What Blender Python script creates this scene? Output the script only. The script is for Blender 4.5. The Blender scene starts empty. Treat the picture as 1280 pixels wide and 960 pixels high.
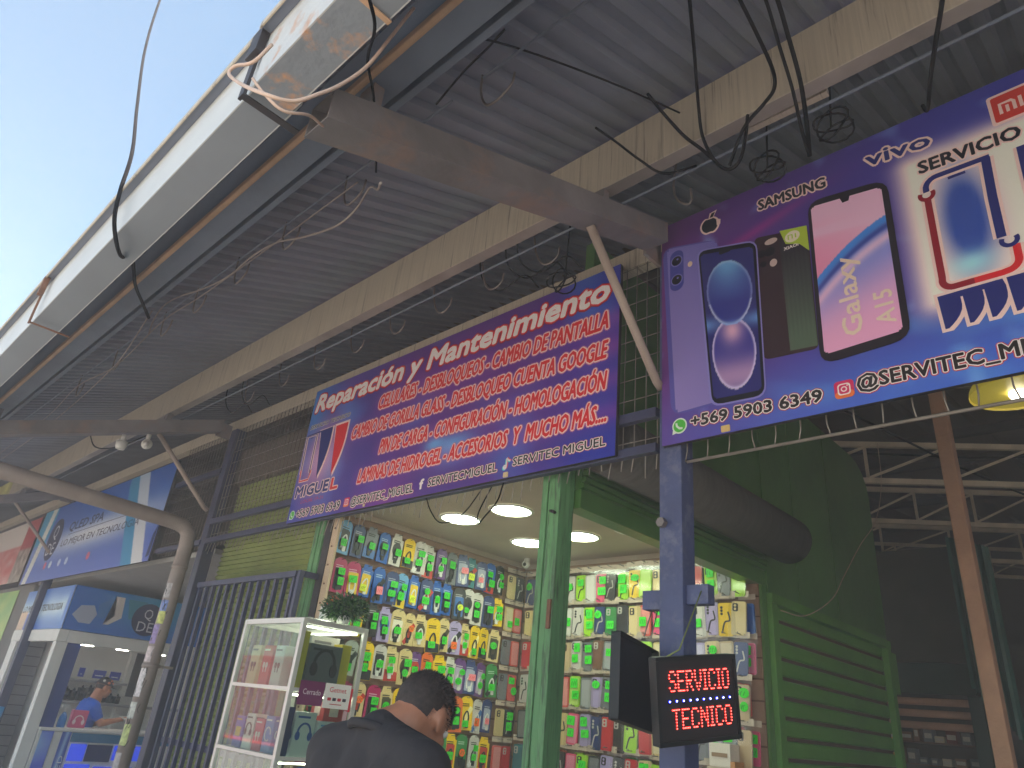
import bpy, bmesh, math, random
from mathutils import Vector, Matrix, noise
random.seed(7)
PI = math.pi
SC = bpy.context.scene
COL = SC.collection

# ---------------------------------------------------------------- camera, world, sun, exposure
CAM_R = ((0.725, 0.683, 0.093), (-0.237, 0.374, -0.897), (-0.647, 0.628, 0.433))   # right, down, forward
cam_d = bpy.data.cameras.new('camera')
cam_d.sensor_width = 36.0
cam_d.lens = 36.0 * 873.74 / 1280.0
cam_d.clip_start = 0.05
cam_d.clip_end = 500.0
cam = bpy.data.objects.new('camera', cam_d)
COL.objects.link(cam)
_r = Vector(CAM_R[0]).normalized()
_f = Vector(CAM_R[2]); _f = (_f - _r * _f.dot(_r)).normalized()
_u = _r.cross(_f)
cam.matrix_world = Matrix(((_r.x, _u.x, -_f.x, 0.0), (_r.y, _u.y, -_f.y, 0.0), (_r.z, _u.z, -_f.z, 1.5), (0, 0, 0, 1)))
SC.camera = cam

SUN_DIR = Vector((0.40, 0.26, 0.87)).normalized()      # towards the sun
world = bpy.data.worlds.new('World')
SC.world = world
world.use_nodes = True
wn = world.node_tree
wn.nodes.clear()
sky = wn.nodes.new('ShaderNodeTexSky')
sky.sky_type = 'NISHITA'
sky.sun_disc = False
sky.sun_elevation = math.asin(SUN_DIR.z)
sky.sun_rotation = math.atan2(SUN_DIR.x, SUN_DIR.y)
sky.air_density = 1.0
sky.dust_density = 0.6
sky.ozone_density = 1.0
bg = wn.nodes.new('ShaderNodeBackground')
bg.inputs['Strength'].default_value = 0.064
wo = wn.nodes.new('ShaderNodeOutputWorld')
tint = wn.nodes.new('ShaderNodeMix'); tint.data_type = 'RGBA'; tint.blend_type = 'MULTIPLY'; tint.inputs['Factor'].default_value = 1.0
tint.inputs['B'].default_value = (0.86, 1.12, 1.05, 1.0)
wn.links.new(sky.outputs[0], tint.inputs['A'])
wn.links.new(tint.outputs['Result'], bg.inputs[0])
wn.links.new(bg.outputs[0], wo.inputs[0])
sun_d = bpy.data.lights.new('sun', 'SUN')
sun_d.energy = 5.0
sun_d.angle = math.radians(0.5)
sun_d.color = (1.0, 0.91, 0.80)
sun = bpy.data.objects.new('sun', sun_d)
COL.objects.link(sun)
sun.rotation_euler = SUN_DIR.to_track_quat('Z', 'Y').to_euler()
SC.view_settings.view_transform = 'Standard'
SC.view_settings.look = 'None'
SC.view_settings.exposure = 2.05
SC.view_settings.gamma = 1.0
SC.render.engine = 'CYCLES'
SC.cycles.use_denoising = True
SC.cycles.max_bounces = 7
SC.cycles.diffuse_bounces = 5
SC.cycles.transparent_max_bounces = 16
SC.cycles.caustics_reflective = False
SC.cycles.caustics_refractive = False
SC.cycles.sample_clamp_indirect = 6.0

# ---------------------------------------------------------------- materials
def lin(c):
    c = c / 255.0
    return c / 12.92 if c <= 0.04045 else ((c + 0.055) / 1.055) ** 2.4
def rgb(r, g, b): return (lin(r), lin(g), lin(b), 1.0)

def mat(name, col, rough=0.6, metal=0.0, vary=0.12, scale=4.0, bump=0.0, bscale=30.0, dirt=0.0, dirtcol=(60, 50, 42), dscale=2.5,
        stretch=(1, 1, 1), emis=None, estr=0.0, spec=0.5, streak=False, rust=0.0, rustcol=(120, 74, 48)):
    m = bpy.data.materials.new(name)
    m.use_nodes = True
    nt = m.node_tree; N = nt.nodes; L = nt.links
    p = N['Principled BSDF']
    p.inputs['Roughness'].default_value = rough
    p.inputs['Metallic'].default_value = metal
    p.inputs['Specular IOR Level'].default_value = spec
    base = rgb(*col)
    tc = N.new('ShaderNodeTexCoord')
    mp = N.new('ShaderNodeMapping'); mp.inputs['Scale'].default_value = stretch
    L.new(tc.outputs['Object'], mp.inputs['Vector'])
    out = None
    if vary > 0:
        n = N.new('ShaderNodeTexNoise'); n.inputs['Scale'].default_value = scale; n.inputs['Detail'].default_value = 6
        L.new(mp.outputs[0], n.inputs['Vector'])
        r = N.new('ShaderNodeValToRGB')
        r.color_ramp.elements[0].position = 0.3; r.color_ramp.elements[1].position = 0.7
        r.color_ramp.elements[0].color = tuple(base[i] * (1 - vary) for i in range(3)) + (1,)
        r.color_ramp.elements[1].color = tuple(min(1, base[i] * (1 + vary)) for i in range(3)) + (1,)
        L.new(n.outputs['Fac'], r.inputs[0]); out = r.outputs[0]
    def over(src, color, amt, sc, lo, hi, seed):
        n = N.new('ShaderNodeTexNoise'); n.inputs['Scale'].default_value = sc; n.inputs['Detail'].default_value = 8
        n.inputs['Roughness'].default_value = 0.65; n.noise_dimensions = '4D'; n.inputs['W'].default_value = seed
        L.new(mp.outputs[0], n.inputs['Vector'])
        r = N.new('ShaderNodeValToRGB')
        r.color_ramp.elements[0].position = lo; r.color_ramp.elements[1].position = hi
        r.color_ramp.elements[0].color = (0, 0, 0, 1); r.color_ramp.elements[1].color = (amt, amt, amt, 1)
        L.new(n.outputs['Fac'], r.inputs[0])
        mx = N.new('ShaderNodeMix'); mx.data_type = 'RGBA'
        L.new(r.outputs[0], mx.inputs['Factor'])
        if src: L.new(src, mx.inputs['A'])
        else: mx.inputs['A'].default_value = base
        mx.inputs['B'].default_value = rgb(*color)
        return mx.outputs['Result']
    if dirt > 0: out = over(out, dirtcol, dirt, dscale, 0.56 if streak else 0.42, 0.66 if streak else 0.72, 1.3)
    if rust > 0: out = over(out, rustcol, rust, dscale * 2.2, 0.52, 0.64, 5.1)
    if out: L.new(out, p.inputs['Base Color'])
    else: p.inputs['Base Color'].default_value = base
    if bump > 0:
        n = N.new('ShaderNodeTexNoise'); n.inputs['Scale'].default_value = bscale; n.inputs['Detail'].default_value = 5
        L.new(mp.outputs[0], n.inputs['Vector'])
        b = N.new('ShaderNodeBump'); b.inputs['Strength'].default_value = bump; b.inputs['Distance'].default_value = 0.02
        L.new(n.outputs['Fac'], b.inputs['Height']); L.new(b.outputs[0], p.inputs['Normal'])
    if emis:
        p.inputs['Emission Color'].default_value = rgb(*emis); p.inputs['Emission Strength'].default_value = estr
    return m

def print_mat(name, rough=0.38, wrinkle=0.05):
    m = bpy.data.materials.new(name); m.use_nodes = True
    nt = m.node_tree; p = nt.nodes['Principled BSDF']
    a = nt.nodes.new('ShaderNodeAttribute'); a.attribute_name = 'Col'
    nt.links.new(a.outputs['Color'], p.inputs['Base Color'])
    p.inputs['Roughness'].default_value = rough
    if wrinkle:
        tc = nt.nodes.new('ShaderNodeTexCoord'); n = nt.nodes.new('ShaderNodeTexNoise'); n.inputs['Scale'].default_value = 2.2
        b = nt.nodes.new('ShaderNodeBump'); b.inputs['Strength'].default_value = wrinkle; b.inputs['Distance'].default_value = 0.05
        nt.links.new(tc.outputs['Object'], n.inputs['Vector']); nt.links.new(n.outputs['Fac'], b.inputs['Height']); nt.links.new(b.outputs[0], p.inputs['Normal'])
    return m

def glass_mat(name, tint=(235, 245, 240), refl=0.9, rough=0.01, film=0.0):
    m = bpy.data.materials.new(name); m.use_nodes = True
    nt = m.node_tree; N = nt.nodes; L = nt.links
    for n in list(N):
        if n.type == 'BSDF_PRINCIPLED': N.remove(n)
    t = N.new('ShaderNodeBsdfTransparent'); t.inputs[0].default_value = rgb(*tint)
    g = N.new('ShaderNodeBsdfGlossy'); g.inputs['Roughness'].default_value = rough; g.inputs[0].default_value = (refl, refl, refl, 1)
    fr = N.new('ShaderNodeFresnel'); fr.inputs['IOR'].default_value = 1.5
    mx = N.new('ShaderNodeMixShader')
    ge = N.new('ShaderNodeNewGeometry'); mm = N.new('ShaderNodeMath'); mm.operation = 'MULTIPLY_ADD'; mm.inputs[1].default_value = 1 / 1.5 - 1.5; mm.inputs[2].default_value = 1.5
    L.new(ge.outputs['Backfacing'], mm.inputs[0]); L.new(mm.outputs[0], fr.inputs['IOR'])
    if film > 0:
        ad = N.new('ShaderNodeMath'); ad.operation = 'ADD'; ad.inputs[1].default_value = film; ad.use_clamp = True
        L.new(fr.outputs[0], ad.inputs[0]); L.new(ad.outputs[0], mx.inputs[0])
    else: L.new(fr.outputs[0], mx.inputs[0])
    L.new(t.outputs[0], mx.inputs[1]); L.new(g.outputs[0], mx.inputs[2])
    L.new(mx.outputs[0], N['Material Output'].inputs['Surface'])
    return m

_pm = {}
def flat(r, g, b, rough=0.42):
    k = (r, g, b, rough)
    if k not in _pm: _pm[k] = mat('print_%d_%d_%d' % (r, g, b), (r, g, b), rough, vary=0.0)
    return _pm[k]

# ---------------------------------------------------------------- mesh helpers (world coordinates in, object made local to its parent)
W = {}
def link(o): COL.objects.link(o); return o
def thing(name, label, cat, loc, group=None):
    o = link(bpy.data.objects.new(name, None)); o.empty_display_size = 0.05
    o.location = loc; W[o] = Vector(loc); o['label'] = label; o['category'] = cat
    if group: o['group'] = group
    return o
def obj(name, bm, mats, parent=None, smooth=False):
    if not isinstance(mats, (list, tuple)): mats = [mats]
    me = bpy.data.meshes.new(name)
    bm.normal_update(); bm.to_mesh(me); bm.free()
    for m in mats: me.materials.append(m)
    if smooth:
        for p in me.polygons: p.use_smooth = True
    o = link(bpy.data.objects.new(name, me))
    if parent is not None:
        o.parent = parent; W[o] = W[parent].copy(); me.transform(Matrix.Translation(-W[parent]))
    else:
        vs = [v.co for v in me.vertices]
        lo = Vector(min(v[i] for v in vs) for i in range(3)); hi = Vector(max(v[i] for v in vs) for i in range(3))
        c = Vector(((lo.x + hi.x) / 2, (lo.y + hi.y) / 2, lo.z))
        me.transform(Matrix.Translation(-c)); o.location = c; W[o] = c
    return o
def tag(o, label, cat, group=None):
    o['label'] = label; o['category'] = cat
    if group: o['group'] = group
    return o
def struct(o): o['kind'] = 'structure'; return o
def copy_tree(o, parent=None):
    c = o.copy(); COL.objects.link(c); c.parent = parent; W[c] = W[o].copy()
    for ch in list(o.children): copy_tree(ch, c)
    return c
def B(): return bmesh.new()

def box(bm, x0, x1, y0, y1, z0, z1, mi=0, bev=0.0, M=None):
    r = bmesh.ops.create_cube(bm, size=1.0)
    vs = r['verts']
    for v in vs:
        v.co = Vector((x0 + (v.co.x + .5) * (x1 - x0), y0 + (v.co.y + .5) * (y1 - y0), z0 + (v.co.z + .5) * (z1 - z0)))
    fs = list({f for v in vs for f in v.link_faces})
    for f in fs: f.material_index = mi
    if bev > 0:
        es = list({e for v in vs for e in v.link_edges})
        rb = bmesh.ops.bevel(bm, geom=es, offset=bev, segments=2, affect='EDGES', profile=0.6)
        for f in rb['faces']: f.material_index = mi
        vs = list({v for f in rb['faces'] for v in f.verts} | {v for v in vs if v.is_valid})
    if M is not None:
        for v in vs:
            if v.is_valid: v.co = M @ v.co
    return vs
def frame(p0, p1, up=(0, 0, 1)):
    p0 = Vector(p0); p1 = Vector(p1); d = (p1 - p0).normalized(); u = Vector(up)
    if abs(d.dot(u)) > 0.99: u = Vector((0, 1, 0))
    s = d.cross(u).normalized(); u = s.cross(d)
    return d, s, u
def bar(bm, p0, p1, w, h, up=(0, 0, 1), mi=0):           # rectangular bar, h along up
    p0 = Vector(p0); p1 = Vector(p1); d, s, u = frame(p0, p1, up)
    vs = []
    for p in (p0, p1):
        for a, b in ((-1, -1), (1, -1), (1, 1), (-1, 1)): vs.append(bm.verts.new(p + s * (a * w / 2) + u * (b * h / 2)))
    for q in ((3, 2, 1, 0), (4, 5, 6, 7), (0, 1, 5, 4), (1, 2, 6, 5), (2, 3, 7, 6), (3, 0, 4, 7)):
        f = bm.faces.new([vs[i] for i in q]); f.material_index = mi
def catmull(pts, n=6):
    pts = [Vector(p) for p in pts]
    if len(pts) < 3: return pts
    P = [pts[0] * 2 - pts[1]] + pts + [pts[-1] * 2 - pts[-2]]
    out = []
    for i in range(1, len(P) - 2):
        a, b, c, d = P[i - 1], P[i], P[i + 1], P[i + 2]
        for k in range(n):
            t = k / n
            out.append(0.5 * ((2 * b) + (c - a) * t + (2 * a - 5 * b + 4 * c - d) * t * t + (3 * b - a - 3 * c + d) * t ** 3))
    out.append(pts[-1]); return out
def tube(bm, pts, r, seg=6, mi=0, smooth=True, radii=None):
    pts = [Vector(p) for p in pts]; rings = []
    nrm = None
    for i, p in enumerate(pts):
        d = (pts[min(i + 1, len(pts) - 1)] - pts[max(i - 1, 0)]).normalized()
        if nrm is None:
            a = Vector((0, 0, 1)) if abs(d.z) < .9 else Vector((1, 0, 0))
            nrm = d.cross(a).normalized()
        nrm = (nrm - d * nrm.dot(d)).normalized(); bn = d.cross(nrm)
        rr = radii[i] if radii else r
        rings.append([bm.verts.new(p + (nrm * math.cos(2 * PI * k / seg) + bn * math.sin(2 * PI * k / seg)) * rr) for k in range(seg)])
    for a, b in zip(rings, rings[1:]):
        for k in range(seg):
            f = bm.faces.new((a[k], a[(k + 1) % seg], b[(k + 1) % seg], b[k])); f.smooth = smooth; f.material_index = mi
    f = bm.faces.new(rings[0][::-1]); f.material_index = mi
    f = bm.faces.new(rings[-1]); f.material_index = mi
def ball(bm, c, rx, ry=None, rz=None, mi=0, u=14, v=9, M=None):
    ry = ry or rx; rz = rz or rx
    r = bmesh.ops.create_uvsphere(bm, u_segments=u, v_segments=v, radius=1.0)
    T = Matrix.Translation(Vector(c)) @ (M or Matrix.Identity(4)) @ Matrix.Diagonal((rx, ry, rz, 1))
    bmesh.ops.transform(bm, matrix=T, verts=r['verts'])
    for f in {f for q in r['verts'] for f in q.link_faces}: f.material_index = mi; f.smooth = True
    return r['verts']
class Fr:                                                # a flat frame: origin, right, up, outward normal
    def __init__(s, o, ux, uy, k=1.0): s.o = Vector(o); s.ux = Vector(ux).normalized(); s.uy = Vector(uy).normalized(); s.n = s.ux.cross(s.uy); s.k = k
    def p(s, x, y, d=0.0): return s.o + s.ux * (x * s.k) + s.uy * (y * s.k) + s.n * d
def rrect(x0, x1, z0, z1, r, n=5):
    r = min(r, (x1 - x0) / 2 - 1e-4, (z1 - z0) / 2 - 1e-4); out = []
    for cx, cz, a0 in ((x1 - r, z0 + r, -PI / 2), (x1 - r, z1 - r, 0), (x0 + r, z1 - r, PI / 2), (x0 + r, z0 + r, PI)):
        for k in range(n + 1):
            a = a0 + PI / 2 * k / n; out.append((cx + r * math.cos(a), cz + r * math.sin(a)))
    return out
def circ(cx, cz, rx, rz=None, n=24): return [(cx + rx * math.cos(2 * PI * k / n), cz + (rz or rx) * math.sin(2 * PI * k / n)) for k in range(n)]
def area2(p): return sum(a[0] * b[1] - b[0] * a[1] for a, b in zip(p, p[1:] + p[:1]))
def plate(bm, F, poly, d0, d1, mi=0):                    # outline extruded from depth d0 to d1 (d1 outward)
    if area2(poly) < 0: poly = poly[::-1]
    a = [bm.verts.new(F.p(x, z, d0)) for x, z in poly]; b = [bm.verts.new(F.p(x, z, d1)) for x, z in poly]
    f = bm.faces.new(b); f.material_index = mi
    n = len(poly)
    for i in range(n):
        g = bm.faces.new((a[i], a[(i + 1) % n], b[(i + 1) % n], b[i])); g.material_index = mi
    if n > 4: bmesh.ops.triangulate(bm, faces=[f])
def stroke(pts, w):                                      # a ribbon outline along 2d points
    L = []; R = []
    for i, p in enumerate(pts):
        a = pts[max(i - 1, 0)]; b = pts[min(i + 1, len(pts) - 1)]
        dx, dz = b[0] - a[0], b[1] - a[1]; l = math.hypot(dx, dz) or 1
        L.append((p[0] - dz / l * w / 2, p[1] + dx / l * w / 2)); R.append((p[0] + dz / l * w / 2, p[1] - dx / l * w / 2))
    return L, R
def ribbon(bm, F, pts, w, d0, d1, mi=0):
    L, R = stroke(pts, w)
    for i in range(len(pts) - 1): plate(bm, F, [L[i], L[i + 1], R[i + 1], R[i]], d0, d1, mi)

# lettering: Blender's built-in typeface, turned into thin mesh letters
_tc = {}
def glyphs(s, bold, shear, space=1.0):
    k = (s, round(bold, 4), shear, space)
    if k in _tc: return _tc[k]
    cu = bpy.data.curves.new('lettering', 'FONT'); cu.body = s; cu.size = 1.0; cu.offset = bold; cu.shear = shear
    cu.resolution_u = 2; cu.space_character = space; cu.fill_mode = 'FRONT'
    o = link(bpy.data.objects.new('lettering', cu))
    bpy.context.view_layer.update()
    dg = bpy.context.evaluated_depsgraph_get()
    me = bpy.data.meshes.new_from_object(o.evaluated_get(dg))
    V = [tuple(v.co[:2]) for v in me.vertices]; P = [tuple(p.vertices) for p in me.polygons]
    bpy.data.objects.remove(o); bpy.data.curves.remove(cu); bpy.data.meshes.remove(me)
    _tc[k] = (V, P); return V, P
def cap_h(bold, shear):
    V, P = glyphs('H', bold, shear); return max(v[1] for v in V) - min(v[1] for v in V)
def letters(bm, F, s, x0, x1, z0, h, d, bold=0.0, shear=0.0, grow=0.0, mi=0, z1=None, space=1.0):
    V, P = glyphs(s, 0.0, shear, space)                  # bold and outline: the letters stamped round a small circle, each a hair in front of the last
    xa = min(v[0] for v in V); xb = max(v[0] for v in V)
    sx = (x1 - x0) / (xb - xa); sz = h / cap_h(0.0, shear)
    zz = (lambda x: z0 + (z1 - z0) * (x - x0) / (x1 - x0)) if z1 is not None else (lambda x: z0)
    lo = min(v[1] for v in glyphs('H', 0.0, shear)[0])
    r = (bold + grow) * sz; n = 1 if r <= 0 else (6 if grow <= 0 else 10)
    for k in range(n):
        a = 2 * PI * (k + .5) / n; ox, oz = (r * math.cos(a), r * math.sin(a)) if n > 1 else (0, 0)
        vs = []
        for v in V:
            X = x0 + (v[0] - xa) * sx; vs.append(bm.verts.new(F.p(X + ox, zz(X) + (v[1] - lo) * sz + oz, d + k * .00003)))
        for p in P:
            try: f = bm.faces.new([vs[i] for i in p])
            except ValueError: continue
            f.normal_update()
            if f.normal.dot(F.n) < 0: f.normal_flip()
            f.material_index = mi
    return sx, sz
def text_part(name, F, parent, s, x0, x1, z0, h, d, layers, shear=0.0, bold=0.0, z1=None, space=1.0):
    # layers: (grow, material) from back to front
    bm = B(); ms = []
    for i, (g, m) in enumerate(layers):
        letters(bm, F, s, x0, x1, z0, h, d + 0.0009 * i, bold, shear, g, len(ms), z1=z1, space=space); ms.append(m)
    return obj(name, bm, ms, parent)

def printed(name, F, quad, d, func, nu, nv, m, parent=None, rad=0.0, asp=1.0, ink=1.0):
    # a printed sheet: quad TL,TR,BR,BL in frame units; func(u,v)->(r,g,b) 0..255, u right, v up
    bm = B(); cl = bm.verts.layers.float_color.new('Col')
    TL, TR, BR, BL = [Vector(q) for q in quad]; g = []
    for j in range(nv + 1):
        row = []
        for i in range(nu + 1):
            u, v = i / nu, j / nv
            q = (BL * (1 - u) + BR * u) * (1 - v) + (TL * (1 - u) + TR * u) * v
            w = bm.verts.new(F.p(q.x, q.y, d)); c = func(u, v)
            w[cl] = tuple(min(.92, ink * lin(max(0, min(255, q)))) for q in c) + (1,)
            row.append(w)
        g.append(row)
    for j in range(nv):
        for i in range(nu):
            if rad > 0:
                u, v = (i + .5) / nu, (j + .5) / nv
                du = max(0, abs(u - .5) - (.5 - rad)); dv = max(0, abs(v - .5) * asp - (.5 * asp - rad))
                if math.hypot(du, dv) > rad: continue
            bm.faces.new((g[j][i], g[j][i + 1], g[j + 1][i + 1], g[j + 1][i]))
    return obj(name, bm, m, parent)
def mixc(a, b, t):
    t = max(0, min(1, t)); return tuple(a[i] + (b[i] - a[i]) * t for i in range(3))
def gs(x, s): return math.exp(-(x / s) ** 2)
def fb(x, y, s=0.0): return 0.5 + 0.5 * noise.noise(Vector((x, y, s)))
# ---------------------------------------------------------------- palette
M = {}
M['asphalt'] = mat('dusty_concrete_road', (140, 137, 132), 0.9, vary=0.2, scale=6, bump=0.3, bscale=120)
M['pavement'] = mat('pavement_concrete', (158, 152, 144), 0.85, vary=0.15, scale=3, bump=0.2, bscale=60, dirt=0.4)
M['kerb'] = mat('kerb_concrete', (185, 178, 168), 0.8, bump=0.2, bscale=50)
M['sheet'] = mat('roof_sheet_grey', (128, 133, 146), 0.62, vary=0.1, scale=1.5, dirt=0.5, dirtcol=(72, 68, 74), dscale=0.8, bump=0.12, bscale=9)
M['gutter'] = mat('gutter_white_paint', (205, 206, 204), 0.5, vary=0.05, scale=2, dirt=0.3, dirtcol=(150, 148, 146), dscale=1.4, bump=0.05, bscale=6)
M['gutter_shade'] = mat('gutter_shaded_underside', (142, 148, 156), 0.55, vary=0.06, scale=2, dirt=0.3, dirtcol=(120, 122, 128))  # duller gutter paint, with the underside's shade put into the grey
M['gutter_peel_shade'] = mat('gutter_peeling_shaded', (142, 148, 156), 0.55, vary=0.06, rust=1.0, rustcol=(206, 160, 126), dscale=4.2, bump=0.2, bscale=25)  # base grey carries the underside shade; the patches are peeled paint
M['gutter_peel'] = mat('gutter_peeling_paint', (200, 200, 198), 0.55, vary=0.06, rust=1.0, rustcol=(196, 150, 116), dscale=4.2, bump=0.2, bscale=25)
M['peach'] = mat('pale_peach', (205, 166, 132), 0.6, vary=0.14, scale=8, dirt=0.35, dirtcol=(120, 96, 84), dscale=6, bump=0.1)  # mottled pale peach for the purlin lip and gutter seam
M['bracepaint'] = mat('dull_brace_paint', (168, 150, 138), 0.6, vary=0.12, dirt=.3)
M['steelgrey'] = mat('blue_grey_steel_paint', (112, 120, 136), 0.55, vary=0.12, scale=3, dirt=0.3, bump=0.08)
M['rafter'] = mat('rusting_rafter_steel', (134, 128, 128), 0.65, vary=0.16, scale=5, rust=0.55, rustcol=(164, 128, 108), dscale=1.6, dirt=0.35, bump=0.15, bscale=22)
M['cream'] = mat('stained_cream_purlin', (190, 177, 157), 0.6, vary=0.1, scale=3, dirt=0.7, dirtcol=(104, 92, 82), dscale=2.2, stretch=(26, 1, .7), bump=0.05, streak=True)
M['pipe0'] = mat('dusty_flange_paint', (150, 140, 132), 0.6, vary=0.15, scale=4, dirt=.4)
M['yellowpurlin'] = mat('lime_yellow_purlin', (214, 208, 120), 0.6, vary=0.15, scale=4, dirt=0.5, dscale=3)
M['rust'] = mat('rust_steel', (126, 88, 66), 0.8, vary=0.25, scale=14, bump=0.25, bscale=40)
M['darksteel'] = mat('dark_steel', (54, 48, 50), 0.55, vary=0.2, scale=8, bump=0.1)
M['bluepost'] = mat('chipped_blue_post_paint', (78, 86, 126), 0.5, vary=0.14, scale=5, dirt=0.35, dirtcol=(60, 60, 84), rust=0.3, rustcol=(150, 150, 160), dscale=5, bump=0.2, bscale=35)
M['navy'] = mat('navy_cage_paint', (62, 64, 94), 0.5, vary=0.15, scale=6, dirt=0.3, bump=0.1)
M['olive'] = mat('olive_green_shutter_paint', (142, 152, 84), 0.55, vary=0.14, scale=3, dirt=0.45, dirtcol=(74, 80, 52), dscale=1.5, bump=0.08)
M['mint'] = mat('weathered_green_timber_paint', (106, 158, 104), 0.6, vary=0.14, scale=5, stretch=(6, 6, 0.6), rust=0.85, rustcol=(70, 86, 66), dscale=3.2, dirt=0.25, dirtcol=(60, 96, 60), bump=0.35, bscale=30)
M['dgreen'] = mat('dark_green_paint', (84, 128, 60), 0.3, vary=0.12, scale=2, dirt=0.3, dirtcol=(44, 62, 42), bump=0.3, bscale=3)
M['sgreen'] = mat('green_shutter_slats', (100, 154, 66), 0.45, vary=0.12, scale=3, dirt=0.4, dirtcol=(70, 72, 50), dscale=1.2, bump=0.06)
M['groove'] = mat('brown_shutter_groove', (92, 72, 58), 0.7, vary=0.2)
M['drum'] = mat('grey_brown_shutter_roll', (92, 88, 82), 0.7, vary=0.15, scale=6, stretch=(1, 6, 1), bump=0.3, bscale=25)
M['ceil'] = mat('offwhite_ceiling_board', (204, 188, 168), 0.8, vary=0.05, scale=1.5, dirt=0.25, dirtcol=(150, 138, 124))
M['slatwall'] = mat('cream_slatwall_board', (206, 180, 150), 0.65, vary=0.08, scale=3)
M['brownrail'] = mat('brown_rail', (120, 84, 64), 0.6)
M['concrete'] = mat('pink_concrete_post', (196, 150, 122), 0.8, vary=0.12, scale=6, dirt=0.35, dirtcol=(130, 100, 84), bump=0.25, bscale=40)
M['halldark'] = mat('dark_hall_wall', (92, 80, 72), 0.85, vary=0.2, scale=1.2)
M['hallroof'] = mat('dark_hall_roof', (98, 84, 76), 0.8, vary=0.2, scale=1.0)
M['trusspaint'] = mat('pale_truss_paint', (222, 204, 178), 0.6, vary=0.15, scale=5)
M['soffit'] = mat('grey_soffit_board', (176, 172, 166), 0.8, vary=0.06)
M['black'] = mat('black_plastic', (26, 25, 27), 0.42, vary=0.1)
M['cable'] = mat('black_cable', (24, 22, 24), 0.9, spec=0.1, vary=0.1)
M['creamcable'] = mat('dusty_cream_cable', (206, 176, 156), 0.6, vary=0.15, scale=8)
M['dustcable'] = mat('dusty_grey_cable', (142, 130, 124), 0.6, vary=0.15, scale=8)
M['wire'] = mat('galvanised_wire', (150, 140, 130), 0.5, metal=0.3, vary=0.2, scale=10)
M['hook'] = mat('steel_hook', (132, 122, 118), 0.4, metal=0.5, vary=0.15)
M['alu'] = mat('aluminium_frame', (206, 202, 196), 0.38, metal=0.35, vary=0.05)
M['white'] = mat('white_paint', (226, 224, 218), 0.5, vary=0.04)
M['glass'] = glass_mat('shop_glass', refl=.95, film=.05)
M['clear'] = glass_mat('clear_bag', (248, 248, 247), refl=.7, rough=0.10)
M['backslat'] = mat('brown_slatwall_board', (168, 132, 108), 0.65, vary=0.1, scale=3)
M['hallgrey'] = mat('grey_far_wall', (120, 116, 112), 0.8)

# ---------------------------------------------------------------- ground
bm = B(); box(bm, -46, 46, -46, 46, -0.3, 0.0); g = struct(obj('ground', bm, M['asphalt']))
bm = B(); box(bm, -40, 40, -2.2, 40, 0.004, 0.13); struct(obj('pavement', bm, M['pavement']))
bm = B()
for i in range(40): box(bm, -40 + i * 2 + .006, -38 + i * 2 - .006, -2.36, -2.21, 0.004, 0.142, bev=0.015)
struct(obj('kerb', bm, M['kerb']))

# ---------------------------------------------------------------- market canopy
def zr(y): return 3.58 + 0.375 * (y - 0.746)
def shear_box(bm, x0, x1, y0, y1, za, zb, sl=0.375, mi=0):       # vertical end cuts, bottom z za at y0
    v = []
    for y in (y0, y1):
        for x, z in ((x0, za), (x1, za), (x1, zb), (x0, zb)): v.append(bm.verts.new((x, y, z + sl * (y - y0))))
    for q in ((0, 1, 2, 3), (7, 6, 5, 4), (0, 4, 5, 1), (1, 5, 6, 2), (2, 6, 7, 3), (3, 7, 4, 0)):
        f = bm.faces.new([v[i] for i in q]); f.material_index = mi
    bmesh.ops.recalc_face_normals(bm, faces=bm.faces[-6:])
PX = (-1.62, -6.53, -11.44, -16.4, 3.4)                          # post lines along the street
can = thing('market_canopy', 'grey corrugated lean-to roof on rusty rafters over the market stalls', 'canopy', (-5, 2.6, 3.0))
bm = B(); xs = []; x = -24.0
while x < 7.0:
    for dx, dz in ((0, 0), (0.04, 0), (0.056, 0.024), (0.094, 0.024)): xs.append((x + dx, dz))
    x += 0.11
ys = [0.455, 1.0, 1.55, 2.1, 2.65, 3.3]
grid = []
for (x, dz) in xs:
    grid.append([bm.verts.new((x, y, zr(y) + dz + 0.006 * noise.noise(Vector((x * .9, y * 1.7, 0))))) for y in ys])
for a, b in zip(grid, grid[1:]):
    for j in range(len(ys) - 1): bm.faces.new((a[j], a[j + 1], b[j + 1], b[j]))
obj('roof_sheet', bm, M['sheet'], can)
for px in PX:
    bm = B(); w = 0.065; y0, y1 = 0.625, 2.47; z0 = 3.04; h = 0.12; t = 0.006; rx = px + .022
    shear_box(bm, rx - w, rx + w, y0, y1, z0, z0 + t)
    shear_box(bm, rx - w, rx + w, y0, y1, z0 + h - t, z0 + h)
    shear_box(bm, rx - w, rx - w + t, y0, y1, z0 + t, z0 + h - t)
    shear_box(bm, rx + w - t, rx + w, y0, y1, z0 + t, z0 + h - t)
    shear_box(bm, rx - w + t, rx + w - t, y0 + .30, y0 + .31, z0 + t + .1125, z0 + h - t + .1125)
    ra = obj('rafter', bm, M['rafter'], can)
    for cy, zb_, zt_ in ((.775, 3.205, 3.322), (1.99, 3.66, 3.74)):
        bm = B(); box(bm, rx - .04, rx + .04, cy - .02, cy + .02, zb_, zt_); obj('cleat', bm, M['rafter'], can)
    bm = B(); tube(bm, [(px + .0, 1.96, 3.545), (px - .035, 2.56, 3.02), (px - .035, 2.60, 3.0)], 0.021, 10); obj('brace', bm, M['bracepaint'], can)
    bm = B(); box(bm, px - .063, px - .045, 2.475, 2.615, 3.72, 3.86); obj('gusset', bm, M['rafter'], can)
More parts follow.
